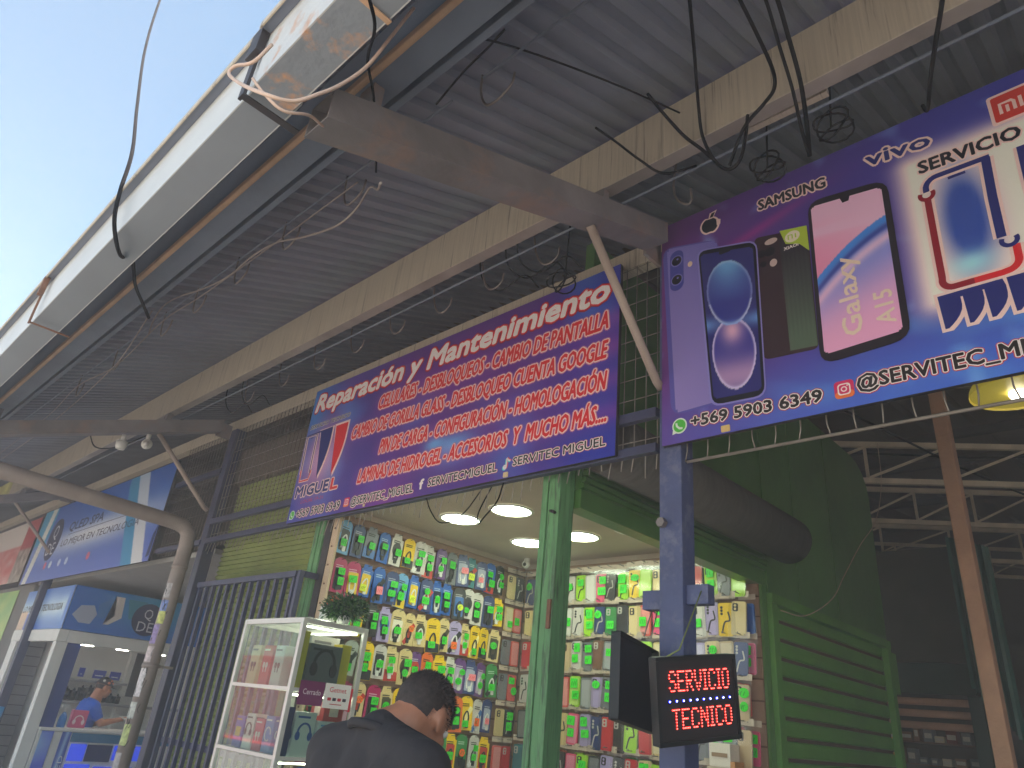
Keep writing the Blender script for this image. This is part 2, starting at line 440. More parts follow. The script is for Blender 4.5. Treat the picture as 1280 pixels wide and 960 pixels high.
# eaves purlin: C section with a pale lower lip
bm = B()
box(bm, -24, 7, 0.746, 0.752, 3.325, 3.57, 0)
box(bm, -24, 7, 0.752, 0.835, 3.325, 3.331, 0)
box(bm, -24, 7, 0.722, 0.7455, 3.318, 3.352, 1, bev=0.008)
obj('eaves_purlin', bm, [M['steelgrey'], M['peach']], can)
bm = B(); box(bm, -24, 7, 0.885, 0.912, 3.395, 3.45, 0, bev=0.004); obj('sheet_batten', bm, M['steelgrey'], can)
bm = B()
box(bm, -12.2, 7, 1.97, 1.976, 3.742, 4.02, 0)
box(bm, -12.2, 7, 1.976, 2.04, 3.742, 3.748, 1)
obj('main_purlin', bm, [M['cream'], M['pipe0']], can)
bm = B(); box(bm, -24, -12.22, 1.97, 2.04, 3.742, 4.0); obj('main_purlin', bm, M['yellowpurlin'], can)
bm = B(); box(bm, -24, 7, 2.66, 2.74, 3.83, 3.95); obj('wall_beam', bm, M['cream'], can)
bm = B(); tube(bm, [(-12, 2.10, 3.735), (-4.0, 2.1, 3.728), (4, 2.10, 3.735)], 0.007, 8); obj('hanging_rail', bm, M['steelgrey'], can)
bm = B(); tube(bm, [(-12, 1.12, 3.615), (-1.64, 1.12, 3.61)], 0.006, 6); tube(bm, [(-1.47, 1.12, 3.61), (4, 1.12, 3.61)], 0.006, 6); obj('hanging_rail', bm, M['steelgrey'], can)
# box gutter in two lengths, the second one lapped, with a lip, straps and stop ends
def gutter(x0, x1, y0, zb, m):
    bm = B(); t = 0.004; zt = zb + 0.225; y1 = y0 + 0.123
    box(bm, x0, x1, y0, y0 + t, zb, zt, 0)
    box(bm, x0, x1, y0 + t, y1 - t, zb, zb + t, 3)
    box(bm, x0, x1, y1 - t, y1, zb, zt + 0.16, 0)
    box(bm, x0, x1, y0 - 0.030, y0 - 0.001, zt - 0.002, zt + 0.003, 1)
    box(bm, x0, x1, y0 - 0.035, y0 - 0.030, zt - 0.012, zt + 0.012, 2)
    box(bm, x0, x0 + t, y0 + t, y1 - t, zb + t, zt, 0); box(bm, x1 - t, x1, y0 + t, y1 - t, zb + t, zt, 0)
    return obj('gutter', bm, [m, M['steelgrey'], M['cream'], M['gutter_peel_shade'] if m is M['gutter_peel'] else M['gutter_shade']], can)
ga = gutter(-24, -1.585, 0.44, 3.07, M['gutter'])
gb = gutter(-1.625, -1.15, 0.428, 3.052, M['gutter_peel'])
gc = gutter(-1.149, 7, 0.43, 3.056, M['gutter'])
bm = B(); box(bm, -1.155, -1.140, 0.4245, 0.4275, 3.050, 3.28, bev=0.001); box(bm, -1.155, -1.140, 0.4245, 0.556, 3.0475, 3.0515); obj('gutter_seam', bm, M['peach'], gb)
for x in (-1.66, -3.86):
    bm = B(); w = 0.016 if x < -2 else 0.034
    box(bm, x - w, x + w, 0.402, 0.4265, 3.19, 3.292, bev=0.002); box(bm, x - w * .5, x + w * .5, 0.416, 0.4255, 3.03, 3.189); box(bm, x - w * .35, x + w * .35, 0.426, 0.60, 3.034, 3.040)
    obj('gutter_strap', bm, M['darksteel'] if x > -2 else M['rust'], ga)

# posts
post_labels = ['chipped blue steel post between the two phone signs', 'dark blue steel post behind the stickered downpipe',
               'blue post at the far left beside the red banner stall', 'farthest blue post at the left end of the canopy', 'blue post holding the right end of the canopy']
for px, lb in zip(PX, post_labels):
    t = thing('steel_post', lb, 'post', (px, 2.67, 0.13), 'canopy posts')
    bm = B(); box(bm, px - .057, px + .057, 2.62, 2.725, 0.13, 3.82, bev=0.006); obj('shaft', bm, M['bluepost'] if px > -3 else M['navy'], t)
    bm = B(); box(bm, px - .1, px + .1, 2.57, 2.77, 0.13, 0.142); obj('base_plate', bm, M['darksteel'], t)
    if px == PX[0]:
        bm = B(); tube(bm, [(px - .035, 2.619, 2.345), (px - .035, 2.59, 2.345)], 0.022, 6, smooth=False); obj('bolt', bm, M['hook'], t)
        bm = B(); box(bm, px - .158, px - .058, 2.645, 2.70, 1.985, 2.065, bev=.004); obj('stub_bracket', bm, M['bluepost'], t)
        bm = B(); box(bm, px + .058, px + .158, 2.645, 2.70, 2.0, 2.08, bev=.004); obj('stub_bracket', bm, M['bluepost'], t)

# wire grilles over the stall fronts
def grille(label, x0, x1, step, z0, z1, rails, jag):
    t = thing('wire_grille', label, 'grille', ((x0 + x1) / 2, 2.66, z0))
    bm = B(); x = x0
    while x < x1:
        d = random.uniform(0, jag); k = random.uniform(-.012, .012)
        tube(bm, [(x + k, 2.652 - d * .2, z0 - d), (x, 2.652, z0 + .05), (x, 2.652, z1)], 0.0032, 4); x += step
    z = z0 + .12
    while z < z1: tube(bm, [(x0, 2.659, z), (x1, 2.659, z)], 0.0028, 4); z += 0.115
    obj('wire_mesh', bm, M['wire'], t)
    for z, h in rails:
        bm = B(); box(bm, x0, x1, 2.608, 2.645, z - h / 2, z + h / 2, bev=0.003); obj('rail', bm, M['navy'], t)
grille('wire mesh grille over the closed stall and behind the long text sign', -6.46, -1.69, 0.066, 2.66, 3.82, ((2.71, .045), (2.89, .05)), 0.10)
grille('wire mesh grille hanging below the sign with phone pictures', -1.55, 3.3, 0.104, 2.625, 3.82, ((3.2, .03),), 0.0)
bm = B(); tube(bm, [(-1.55, 2.648, 2.622), (3.3, 2.648, 2.622)], 0.007, 6); tag(obj('grille_rod', bm, M['wire']), 'thin bottom rod of the grille under the sign with phone pictures', 'rod')
grille('wire mesh grille beside the blue electronics sign', -7.6, -6.56, 0.066, 2.66, 3.82, ((2.71, .045), (3.4, .05)), 0.03)

# downpipe from the gutter along the rafter and down the post
dp = thing('downpipe', 'grey rainwater downpipe with stickers running from the gutter to the pavement', 'pipe', (-6.42, 2.44, 0.13))
bm = B()
pts = [(-6.42, 0.50, 3.06), (-6.42, 0.5, 2.93), (-6.42, 0.56, 2.88), (-6.42, 0.68, 2.862), (-6.42, 2.26, 2.80), (-6.42, 2.37, 2.785), (-6.42, 2.43, 2.73), (-6.42, 2.445, 2.63), (-6.42, 2.445, 0.14)]
M['pipe'] = mat('weathered_pipe', (152, 138, 130), 0.55, vary=0.12, scale=6, dirt=0.5, dirtcol=(110, 92, 86), dscale=3, bump=0.06)
tube(bm, pts, 0.062, 20); obj('pipe', bm, M['pipe'], dp)
for z in (2.42, 1.62):
    bm = B(); tube(bm, [(-6.42, 2.445, z), (-6.42, 2.445, z + .03)], 0.068, 20); obj('pipe_clamp', bm, M['pipe'], dp)
bm = B(); box(bm, -6.45, -6.39, 2.50, 2.62, 1.625, 1.645); obj('wall_bracket', bm, M['pipe'], dp)
# stickers wrapped round the pipe
def pipe_patch(z0, z1, a0, a1, m):
    bm = B(); n = 8; R_ = 0.0632; L_ = []
    for k in range(n + 1):
        a = a0 + (a1 - a0) * k / n
        c, s = math.cos(a), math.sin(a)
        L_.append((bm.verts.new((-6.42 + c * R_, 2.445 + s * R_, z0)), bm.verts.new((-6.42 + c * R_, 2.445 + s * R_, z1))))
    for a, b in zip(L_, L_[1:]): bm.faces.new((a[0], b[0], b[1], a[1]))
    return obj('sticker', bm, m, dp)
A0 = -0.38 * PI
stk = [(2.17, 2.29, (176, 170, 170)), (2.06, 2.15, (120, 140, 200)), (1.96, 2.06, (196, 200, 110)), (1.80, 1.95, (150, 130, 180)), (1.66, 1.78, (206, 190, 190)),
       (1.40, 1.61, (214, 206, 206)), (1.24, 1.36, (196, 196, 186)), (1.05, 1.2, (180, 190, 120)), (0.86, 1.0, (168, 160, 160))]
for i, (a, b, c) in enumerate(stk):
    o_ = A0 + random.uniform(-.25, .35); pipe_patch(a, b, o_ - .55, o_ + .5, mat('sticker_print', c, .5, vary=.35, scale=38))
M['scrib'] = mat('ink_scribble', (36, 32, 38), .6, vary=0)
for k in range(30):
    bm = B(); z = random.uniform(.75, 2.3); a = A0 + random.uniform(-.9, .9); P_ = []
    for q in range(5):
        a += random.uniform(-.12, .12); z += random.uniform(-.03, .03); P_.append((-6.42 + math.cos(a) * .0640, 2.445 + math.sin(a) * .0640, z))
    tube(bm, catmull(P_, 3), 0.0022, 4); obj('marker_scrawl', bm, M['scrib'], dp)

# closed olive stall with its cage of bars
cs = thing('closed_stall', 'closed stall with an olive green roller shutter behind a cage of bars', 'stall', (-5.5, 2.9, 0.13))
bm = B(); prof = []; z = 0.14
while z < 3.25: prof += [(2.80, z), (2.785, z + .014), (2.80, z + .030), (2.808, z + .034)]; z += 0.042
row0 = [bm.verts.new((-6.45, y, z)) for y, z in prof]; row1 = [bm.verts.new((-4.74, y, z)) for y, z in prof]
for i in range(len(prof) - 1): bm.faces.new((row0[i], row1[i], row1[i + 1], row0[i + 1]))
obj('roller_shutter', bm, M['olive'], cs)
bm = B(); box(bm, -6.45, -4.74, 2.74, 3.1, 3.27, 3.62); obj('shutter_box', bm, M['halldark'], cs)
bm = B(); box(bm, -6.45, -4.7, 2.83, 4.9, 3.62, 3.70); box(bm, -6.47, -6.45, 2.83, 4.9, .13, 3.62); obj('wall', bm, M['halldark'], cs)
cg = thing('bar_cage', 'dark blue cage of upright bars in front of the olive shutter', 'cage', (-5.4, 2.6, 0.13))
bm = B()
for k in range(13): x = -6.19 + k * 0.128; box(bm, x - .014, x + .014, 2.565, 2.593, 0.17, 2.275)
obj('bar', bm, M['navy'], cg)
bm = B(); box(bm, -6.22, -4.62, 2.555, 2.60, 2.276, 2.318, bev=.003); box(bm, -6.22, -4.62, 2.555, 2.60, 0.135, 0.169); box(bm, -6.22, -4.62, 2.594, 2.606, 1.1, 1.14)
box(bm, -4.60, -4.565, 2.56, 2.595, .135, 2.318); box(bm, -4.60, -4.565, 2.60, 2.72, 2.28, 2.318); obj('frame', bm, M['navy'], cg)

# ---------------------------------------------------------------- phone shop
shop = thing('phone_shop', 'open phone accessory shop with green posts and goods hung on two walls', 'shop', (-3.5, 3.8, 0.13))
SX0, SX1, SY0, SY1, SZ = -4.62, -2.30, 2.72, 4.90, 2.84
def slat(bm, F, x0, x1, z0, z1, pitch=0.1375):
    z = z0
    while z < z1 - .01:
        t = min(z + pitch - .012, z1)
        plate(bm, F, [(x0, z), (x1, z), (x1, t), (x0, t)], 0, .016, 0); z += pitch
    plate(bm, F, [(x0, z0), (x1, z0), (x1, z1), (x0, z1)], -.05, -.001, 1)
bm = B(); slat(bm, Fr((SX0, 0, 0), (0, 1, 0), (0, 0, 1)), SY0 + .02, SY1, 0.135, 2.84); obj('side_wall', bm, [M['backslat'], M['brownrail']], shop)  # brown instead of cream: shadows between the pack rows put into the colour
bm = B(); slat(bm, Fr((0, SY1 + .02, 0), (1, 0, 0), (0, 0, 1)), SX0 + .02, SX1 - .02, 0.135, 2.84); obj('back_wall', bm, [M['backslat'], M['brownrail']], shop)
bm = B(); box(bm, SX0 - .05, SX1 + .0, SY0 + .04, SY1 + .07, 2.842, 2.90); obj('ceiling', bm, M['ceil'], shop)
bm = B(); box(bm, SX0 + .02, SX0 + .035, SY0 + .05, SY1, 2.80, 2.841); box(bm, SX0 + .036, SX1 - .1, SY1 - .0, SY1 + .012, 2.80, 2.841); obj('ceiling_trim', bm, M['ceil'], shop)
bm = B(); box(bm, SX0 - .05, SX1, SY0, SY0 + .035, 2.842, 3.3); obj('front_wall', bm, M['hallgrey'], shop)
# grooved green corner post and jamb
def timber(name, x0, x1, y0, y1, z0, z1, n):
    bm = B(); w = (x1 - x0) / n
    for i in range(n): box(bm, x0 + i * w + .002, x0 + (i + 1) * w - .002, y0 + (.006 if i % 2 else 0), y1, z0, z1, bev=0.004)
    return obj(name, bm, M['mint'], shop)
cp = timber('corner_post', -2.465, -2.335, 2.70, 2.82, 0.135, 2.84, 3)
bm = B(); box(bm, -2.365, -2.342, 2.688, 2.6995, 1.92, 2.06, bev=.003); obj('patch', bm, M['rust'], cp)
bm = B(); tube(bm, [(-2.36, 2.70, 2.50), (-2.36, 2.66, 2.50), (-2.33, 2.65, 2.49)], .008, 6); obj('peg', bm, M['darksteel'], cp)
timber('door_jamb', -4.735, -4.615, 2.70, 2.80, 0.135, 2.84, 2)
bm = B(); box(bm, -4.60, -4.52, 2.71, 2.735, .135, 2.84); obj('dark_strip', bm, M['darksteel'], shop)
bm = B(); box(bm, -4.515, -4.44, 2.715, 2.735, .135, 2.79, bev=.002)
for k in range(18): tube(bm, [(-4.478, 2.714, .4 + k * .132), (-4.478, 2.708, .4 + k * .132)], .007, 6, mi=1)
obj('wall_edge_board', bm, [M['slatwall'], M['rust']], shop)
bm = B(); box(bm, -2.41, -2.30, 2.83, 5.0, 2.555, 2.66, bev=.004)
for k in range(3): box(bm, -2.298 + k * .0, -2.285 + k * .012, 2.83, 5.0, 2.665 + k * .034, 2.693 + k * .034, bev=.003)
box(bm, -2.41, -2.30, 2.83, 5.0, 2.662, 2.775)
obj('header', bm, M['dgreen'], shop)
bm = B(); tube(bm, [(-2.10, 2.75, 2.865), (-2.10, 5.0, 2.865)], 0.165, 28)
tube(bm, [(-2.10, 5.0, 2.865), (-2.10, 5.03, 2.865)], 0.15, 28); obj('shutter_roll', bm, M['drum'], shop)
bm = B(); box(bm, -2.36, -2.29, 2.83, 4.995, 2.78, 4.3); obj('upper_wall', bm, M['dgreen'], shop)
bm = B(); box(bm, -2.41, -2.30, 4.93, 5.0, .135, 2.554); obj('rear_post', bm, M['dgreen'], shop)
# ceiling lights
M['led'] = mat('led_diffuser', (255, 255, 255), .5, vary=0, emis=(236, 255, 222), estr=6.0)
lights = []
names = ['nearest the corner post', 'in the middle of the front row', 'nearest the side wall in the front row']
for j, y in enumerate((3.44, 4.22)):
    for i, x in enumerate((-2.90, -3.42, -3.95)):
        lb = 'round white ceiling light in the phone shop, ' + (('front row, ' if j == 0 else 'back row, ') + ('nearest the green corner post', 'middle of the row', 'nearest the side wall')[i])
        t = thing('ceiling_light', lb, 'light', (x, y, 2.842), 'round ceiling lights in the phone shop')
        bm = B(); n = 32; o_ = .165; i_ = .142
        for k in range(n):
            a, b = 2 * PI * k / n, 2 * PI * (k + 1) / n
            p = lambda r, q, z: bm.verts.new((x + r * math.cos(q), y + r * math.sin(q), z))
            bm.faces.new((p(i_, a, 2.832), p(i_, b, 2.832), p(o_ - .004, b, 2.832), p(o_ - .004, a, 2.832)))
            bm.faces.new((p(o_ - .004, a, 2.832), p(o_ - .004, b, 2.832), p(o_, b, 2.8415), p(o_, a, 2.8415)))
        obj('trim_ring', bm, M['white'], t)
        bm = B(); v = [bm.verts.new((x + .143 * math.cos(2 * PI * k / n), y + .143 * math.sin(2 * PI * k / n), 2.836)) for k in range(n)]; bm.faces.new(v[::-1]); obj('diffuser', bm, M['led'], t)
t = thing('dome_camera', 'small dome camera in the ceiling corner of the phone shop', 'camera', (-4.39, 4.68, 2.842))
bm = B(); tube(bm, [(-4.39, 4.68, 2.842), (-4.39, 4.68, 2.80)], .028, 12); obj('mount', bm, M['white'], t)
bm = B(); ball(bm, (-4.385, 4.665, 2.785), .036); obj('dome', bm, M['white'], t)
bm = B(); ball(bm, (-4.375, 4.635, 2.78), .016); obj('lens', bm, M['black'], t)

# ---------------------------------------------------------------- green shuttered stall in the passage
gs_ = thing('shuttered_stall', 'green metal stall with a closed slatted shutter in the passage', 'stall', (-2.9, 6.2, 0.13))
F = Fr((-2.29, 0, 0), (0, 1, 0), (0, 0, 1))
bm = B()
poly = [(5.01, 2.51), (7.50, 2.51), (7.52, 3.9)] + [(7.52 - .42 * (1 - math.cos(a)), 3.9 + .36 * math.sin(a)) for a in (.4, .8, 1.2, 1.57)] + [(5.01, 4.30)]
plate(bm, F, poly, -.05, 0)
for y in (5.55, 6.35): plate(bm, F, [(y, 2.52), (y + .012, 2.52), (y + .012, 4.26), (y, 4.26)], .001, .006)
obj('wall_panel', bm, M['dgreen'], gs_)
bm = B(); plate(bm, F, [(5.01, 2.44), (7.5, 2.44), (7.5, 2.508), (5.01, 2.508)], -.03, .03); plate(bm, F, [(5.01, .14), (5.10, .14), (5.10, 2.438), (5.01, 2.438)], -.03, .025); plate(bm, F, [(7.41, .14), (7.5, .14), (7.5, 2.438), (7.41, 2.438)], -.03, .025)
obj('door_frame', bm, M['sgreen'], gs_)
bm = B(); z = .15; q = []
while z < 2.43: q += [(-.05, z), (-.032, z + .008), (-.028, z + .05), (-.032, z + .098), (-.05, z + .106)]; z += .13
for a, b in zip(q, q[1:]):
    f = bm.faces.new([bm.verts.new(F.p(5.10, a[1], a[0])), bm.verts.new(F.p(7.41, a[1], a[0])), bm.verts.new(F.p(7.41, b[1], b[0])), bm.verts.new(F.p(5.10, b[1], b[0]))])
    f.material_index = 1 if a[0] == b[0] == -.05 else 0
obj('roller_shutter', bm, [M['sgreen'], M['groove']], gs_)
bm = B(); box(bm, -2.35, -2.28, 7.52, 7.68, 2.06, 2.42, bev=.006); obj('meter_box', bm, M['sgreen'], gs_)
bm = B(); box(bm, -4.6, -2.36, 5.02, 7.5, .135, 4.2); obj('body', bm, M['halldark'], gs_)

# ---------------------------------------------------------------- market hall behind
hall = thing('market_hall', 'dark market hall interior with steel roof seen past the green stall', 'building', (0, 12, 0.13))
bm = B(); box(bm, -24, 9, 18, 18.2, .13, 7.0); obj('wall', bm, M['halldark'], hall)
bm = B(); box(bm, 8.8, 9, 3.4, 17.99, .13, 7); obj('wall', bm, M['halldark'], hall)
bm = B()
for k in range(66):
    x0 = -24 + k * .5
    v = [bm.verts.new(p) for p in ((x0, 3.1, 4.52), (x0 + .42, 3.1, 4.52), (x0 + .46, 3.1, 4.58), (x0 + .5, 3.1, 4.52), (x0, 18.2, 6.4), (x0 + .42, 18.2, 6.4), (x0 + .46, 18.2, 6.46), (x0 + .5, 18.2, 6.4))]
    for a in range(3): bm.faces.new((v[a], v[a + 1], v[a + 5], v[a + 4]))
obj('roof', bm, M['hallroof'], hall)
bm = B(); box(bm, -24, 9, 3.31, 3.36, 4.3, 4.62); obj('roof_fascia', bm, M['hallroof'], hall)
bm = B()
for y in (5, 7, 9.5, 11, 14): box(bm, -8, 8.8, y, y + .08, 4.50 + (y - 3.1) * .1246 - .1, 4.50 + (y - 3.1) * .1246)
obj('roof_purlin', bm, M['darksteel'], hall)
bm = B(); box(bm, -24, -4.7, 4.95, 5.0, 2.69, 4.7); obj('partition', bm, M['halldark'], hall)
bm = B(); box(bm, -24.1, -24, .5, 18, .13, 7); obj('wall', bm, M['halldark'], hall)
def truss(label, p, L_, zb, zt, pitch, r=.022):
    d = Vector((.84, .543, 0)); p = Vector(p)
    t = thing('roof_truss', label, 'truss', (p.x, p.y, zb), 'roof trusses in the hall')
    bm = B(); bar(bm, p + Vector((0, 0, zt)), p + d * L_ + Vector((0, 0, zt)), .05, .06); bar(bm, p + Vector((0, 0, zb)), p + d * L_ + Vector((0, 0, zb)), .05, .06); obj('chord', bm, M['trusspaint'], t)
    bm = B(); k = 0; n = int(L_ / pitch)
    for k in range(n):
        a = p + d * (k * pitch); b = p + d * ((k + 1) * pitch)
        bar(bm, a + Vector((0, 0, zb + .03)), a + Vector((0, 0, zt - .03)), .03, .03, up=(0, 1, 0))
        bar(bm, a + Vector((0, 0, zb + .03)), b + Vector((0, 0, zt - .03)), .026, .026)
    obj('web', bm, M['trusspaint'], t)
truss('pale lattice roof truss nearest, above the green stall', (-3.1, 7.55, 0), 6.2, 4.27, 4.70, .82)
truss('pale lattice roof truss farther back behind the concrete post', (-4.4, 11.5, 0), 8.0, 4.42, 4.90, 1.0)
for k, (a, b, m_, lb) in enumerate((((-2.9, 8.6, 4.9), (1.5, 9.6, 4.6), 'cable', 'upper dark cable slung between the hall trusses'), ((-2.3, 7.0, 4.75), (-.2, 12, 4.3), 'cable', 'dark cable running into the hall from the green stall'), ((-1.9, 6.5, 4.7), (1.2, 7.2, 4.5), 'wire', 'grey conduit under the hall roof nearest the grille'), ((-3.4, 12.5, 4.6), (.5, 14, 4.2), 'wire', 'grey conduit under the hall roof farthest back'))):
    bm = B(); a = Vector(a); b = Vector(b); tube(bm, [a, a.lerp(b, .3) - Vector((0, 0, .12)), a.lerp(b, .6) - Vector((0, 0, .14)), b], .012, 6); tag(obj('cable', bm, M[m_]), lb, 'cable')
truss('pale lattice roof truss between the nearest and the farther ones', (-3.7, 9.4, 0), 7.0, 4.36, 4.80, .7)
truss('pale lattice roof truss deepest in the dark hall', (-5.4, 13.6, 0), 9.0, 4.7, 5.2, .8)
cpost = thing('concrete_post', 'leaning looking pinkish concrete post in the dark hall', 'post', (-1.19, 6.03, .13))
bm = B(); box(bm, -1.26, -1.155, 5.96, 6.08, .135, 4.88, bev=.012); obj('shaft', bm, M['concrete'], cpost)
bm = B(); box(bm, -1.29, -1.12, 5.93, 6.11, .131, .20, bev=.01); obj('plinth', bm, M['concrete'], cpost)
cpost['label'] = 'pinkish concrete post in the dark hall right of the green stall'
# far stall in the hall
fs = thing('back_stall', 'dark stall at the back of the hall with brown slats over shelves', 'stall', (-2.7, 10.4, .13))
bm = B(); box(bm, -4.3, -2.16, 10.1, 10.2, 2.62, 4.0); obj('sign_board', bm, mat('dark_grey_green_board', (80, 78, 68), .7), fs)
bm = B(); box(bm, -4.3, -2.16, 10.0, 10.06, 2.26, 2.6); obj('header', bm, mat('dark_teal_header', (60, 78, 70), .6), fs)
for z in (2.17, 2.04, 1.91):
    bm = B(); tube(bm, [(-4.2, 10.02, z), (-2.26, 10.02, z)], .042, 10); obj('slat', bm, M['concrete'], fs)
bm = B(); box(bm, -2.26, -2.12, 9.98, 10.12, .135, 2.25); obj('post', bm, mat('dark_teal_header', (60, 78, 70), .6), fs)
bm = B(); box(bm, -4.3, -2.28, 10.5, 10.55, .135, 2.25); obj('back_wall', bm, M['halldark'], fs)
for z in (1.74, 1.5, 1.25):
    bm = B(); box(bm, -4.2, -2.28, 10.1, 10.48, z - .015, z); obj('shelf', bm, M['brownrail'], fs)
n_ = 0
cols = [('brown', (150, 112, 84)), ('cream', (206, 190, 160)), ('dark red', (120, 50, 44)), ('grey', (128, 124, 122)), ('yellow', (210, 160, 60)), ('black', (48, 44, 46))]
for z in (1.74, 1.5, 1.25):
    x = -3.35
    while x < -2.36:
        w = random.uniform(.05, .12); h = random.uniform(.07, .17); cn, cc = random.choice(cols)
        bm = B(); box(bm, x, x + w, 10.14, 10.3, z + .001, z + h, bev=.004); plate(bm, Fr((0, 10.138, 0), (1, 0, 0), (0, 0, 1)), [(x + .012, z + h * .3), (x + w - .012, z + h * .3), (x + w - .012, z + h * .7), (x + .012, z + h * .7)], 0, .002, 1)
        n_ += 1
        tag(obj('shelf_box', bm, [flat(*cc), flat(200, 190, 176)]), '%s box, %s shelf of the dark back stall, %d cm from the post' % (cn, {1.74: 'top', 1.5: 'middle', 1.25: 'lowest'}[z], int((-2.26 - x) * 100)), 'box', 'boxes in the back stall')
        x += w + random.uniform(.01, .05)
bm = B()
for k in range(14):
    x = -2.12 + k * .03
    v = [bm.verts.new((x, 9.6 + .03 * math.sin(k * 1.4), 4.0 - k * .012)), bm.verts.new((x + .03, 9.6 + .03 * math.sin((k + 1) * 1.4), 4.0 - k * .012)), bm.verts.new((x + .03, 9.6 + .05 * math.sin((k + 1) * 1.4), 2.3 - k * .04)), bm.verts.new((x, 9.6 + .05 * math.sin(k * 1.4), 2.3 - k * .04))]
    bm.faces.new(v)
tag(obj('tarpaulin', bm, mat('teal_tarpaulin', (62, 104, 92), .5, vary=.2)), 'dark teal tarpaulin hanging behind the concrete post', 'tarpaulin')
# yellow hanging lamp
lp = thing('pendant_lamp', 'round yellow pendant lamp behind the grille at the right edge', 'lamp', (-.43, 3.86, 3.16))
M['yshade'] = mat('yellow_lamp_shade', (206, 188, 84), .4, vary=.05, emis=(226, 206, 70), estr=.05)
bm = B(); n = 28
prof = [(.205, 3.17), (.20, 3.20), (.17, 3.25), (.11, 3.29), (.04, 3.31)]
for (r0, z0), (r1, z1) in zip(prof, prof[1:]):
    for k in range(n):
        a, b = 2 * PI * k / n, 2 * PI * (k + 1) / n
        bm.faces.new([bm.verts.new((-.43 + r * math.cos(q), 3.86 + r * math.sin(q), z)) for r, q, z in ((r0, a, z0), (r0, b, z0), (r1, b, z1), (r1, a, z1))])
v = [bm.verts.new((-.43 + .2 * math.cos(2 * PI * k / n), 3.86 + .2 * math.sin(2 * PI * k / n), 3.18)) for k in range(n)]; bm.faces.new(v[::-1])
obj('shade', bm, M['yshade'], lp, smooth=False)
bm = B(); ball(bm, (-.43, 3.86, 3.168), .04, .04, .03); obj('bulb', bm, mat('lamp_bulb', (255, 250, 235), .4, vary=0, emis=(255, 246, 225), estr=2.0), lp)
bm = B(); tube(bm, [(-.43, 3.86, 3.31), (-.43, 3.86, 4.6)], .006, 6); obj('cord', bm, M['cable'], lp)

# ---------------------------------------------------------------- added air volume: lifts the blacks evenly, standing in for lens veil
hz = bpy.data.materials.new('veil_air'); hz.use_nodes = True
for n in list(hz.node_tree.nodes):
    if n.type != 'OUTPUT_MATERIAL': hz.node_tree.nodes.remove(n)
pv = hz.node_tree.nodes.new('ShaderNodeVolumePrincipled'); pv.inputs['Density'].default_value = 0.017; pv.inputs['Color'].default_value = (0.95, 0.92, 0.95, 1.0); pv.inputs['Anisotropy'].default_value = 0.0
hz.node_tree.links.new(pv.outputs[0], hz.node_tree.nodes['Material Output'].inputs['Volume'])
bm = B(); box(bm, -48, 48, -48, 48, -1.3, 8.5); o = obj('veil_volume', bm, hz); o['kind'] = 'stuff'
SC.cycles.volume_bounces = 1
# ---------------------------------------------------------------- electronics kiosk on the left
FP = Fr((0, 2.70, 0), (1, 0, 0), (0, 0, 1)); FQ = Fr((-10.16, 0, 0), (0, 1, 0), (0, 0, 1))
M['print'] = print_mat('printed_vinyl')
M['bluestrip'] = mat('blue_kiosk_panel', (56, 74, 140), .45, vary=.05)
ke = thing('electronics_kiosk', 'white electronics kiosk with blue printed fascia and a counter', 'kiosk', (-11.2, 3.8, .13))
bm = B(); box(bm, -12.26, -10.17, 2.71, 5.2, 2.005, 2.525); obj('fascia_box', bm, M['white'], ke)
def fas_front(u, v):
    c = mixc((60, 110, 200), (206, 224, 240), min(1, 1.3 * gs(v - .5, .30) * (.5 + .5 * fb(u * 5, v * 3))))
    if u < .16 and v < .45: c = mixc(c, (236, 190, 150), .9)
    if .16 < u < .3 and v < .4: c = (70, 90, 190)
    if u > .93: c = (66, 120, 206)
    return c
printed('fascia_print', FP, [(-12.25, 2.525), (-10.165, 2.525), (-10.165, 2.005), (-12.25, 2.005)], .002, fas_front, 40, 16, M['print'], ke)
text_part('lettering', FP, ke, 'LO MEJOR EN TECNOLOGIA', -12.2, -10.42, 2.235, .082, .004, [(0, flat(30, 30, 60))], shear=.15, bold=.02)
def fas_side(u, v):
    c = mixc((46, 112, 206), (50, 160, 200), max(0, gs(u - .42, .22) * gs(v - .75, .5)))
    return mixc(c, (40, 76, 160), max(0, u - .62) * 2.2)
fp = printed('fascia_print', FQ, [(2.705, 2.525), (5.2, 2.525), (5.2, 2.005), (2.705, 2.005)], .002, fas_side, 40, 12, M['print'], ke)
bm = B()
plate(bm, FQ, [(2.76, 2.18), (2.86, 2.10), (2.99, 2.10), (3.04, 2.22), (2.98, 2.32), (2.83, 2.30)], .003, .0045, 0)
plate(bm, FQ, [(3.20, 2.47), (3.31, 2.47), (3.335, 2.22), (3.20, 2.12), (3.14, 2.12), (3.25, 2.24)], .003, .0045, 1)
plate(bm, FQ, [(3.36, 2.46), (3.6, 2.46), (3.58, 2.25), (3.42, 2.22)], .003, .0045, 2)
plate(bm, FQ, [(3.03, 2.34), (3.14, 2.42), (3.16, 2.30), (3.12, 2.18), (3.05, 2.2)], .003, .0045, 3)
obj('hexagon_print', bm, [flat(176, 184, 206), flat(222, 212, 206), flat(44, 140, 170), flat(70, 128, 196)], fp)
bm = B(); plate(bm, FQ, circ(3.66, 2.25, .20), .005, .0065); obj('logo_disc', bm, flat(28, 34, 84), fp)
text_part('logo_lettering', FQ, fp, 'Q', 3.60, 3.71, 2.26, .12, .008, [(0, flat(214, 214, 222))])
text_part('logo_lettering', FQ, fp, 'DE', 3.55, 3.75, 2.10, .12, .008, [(0, flat(214, 214, 222))])
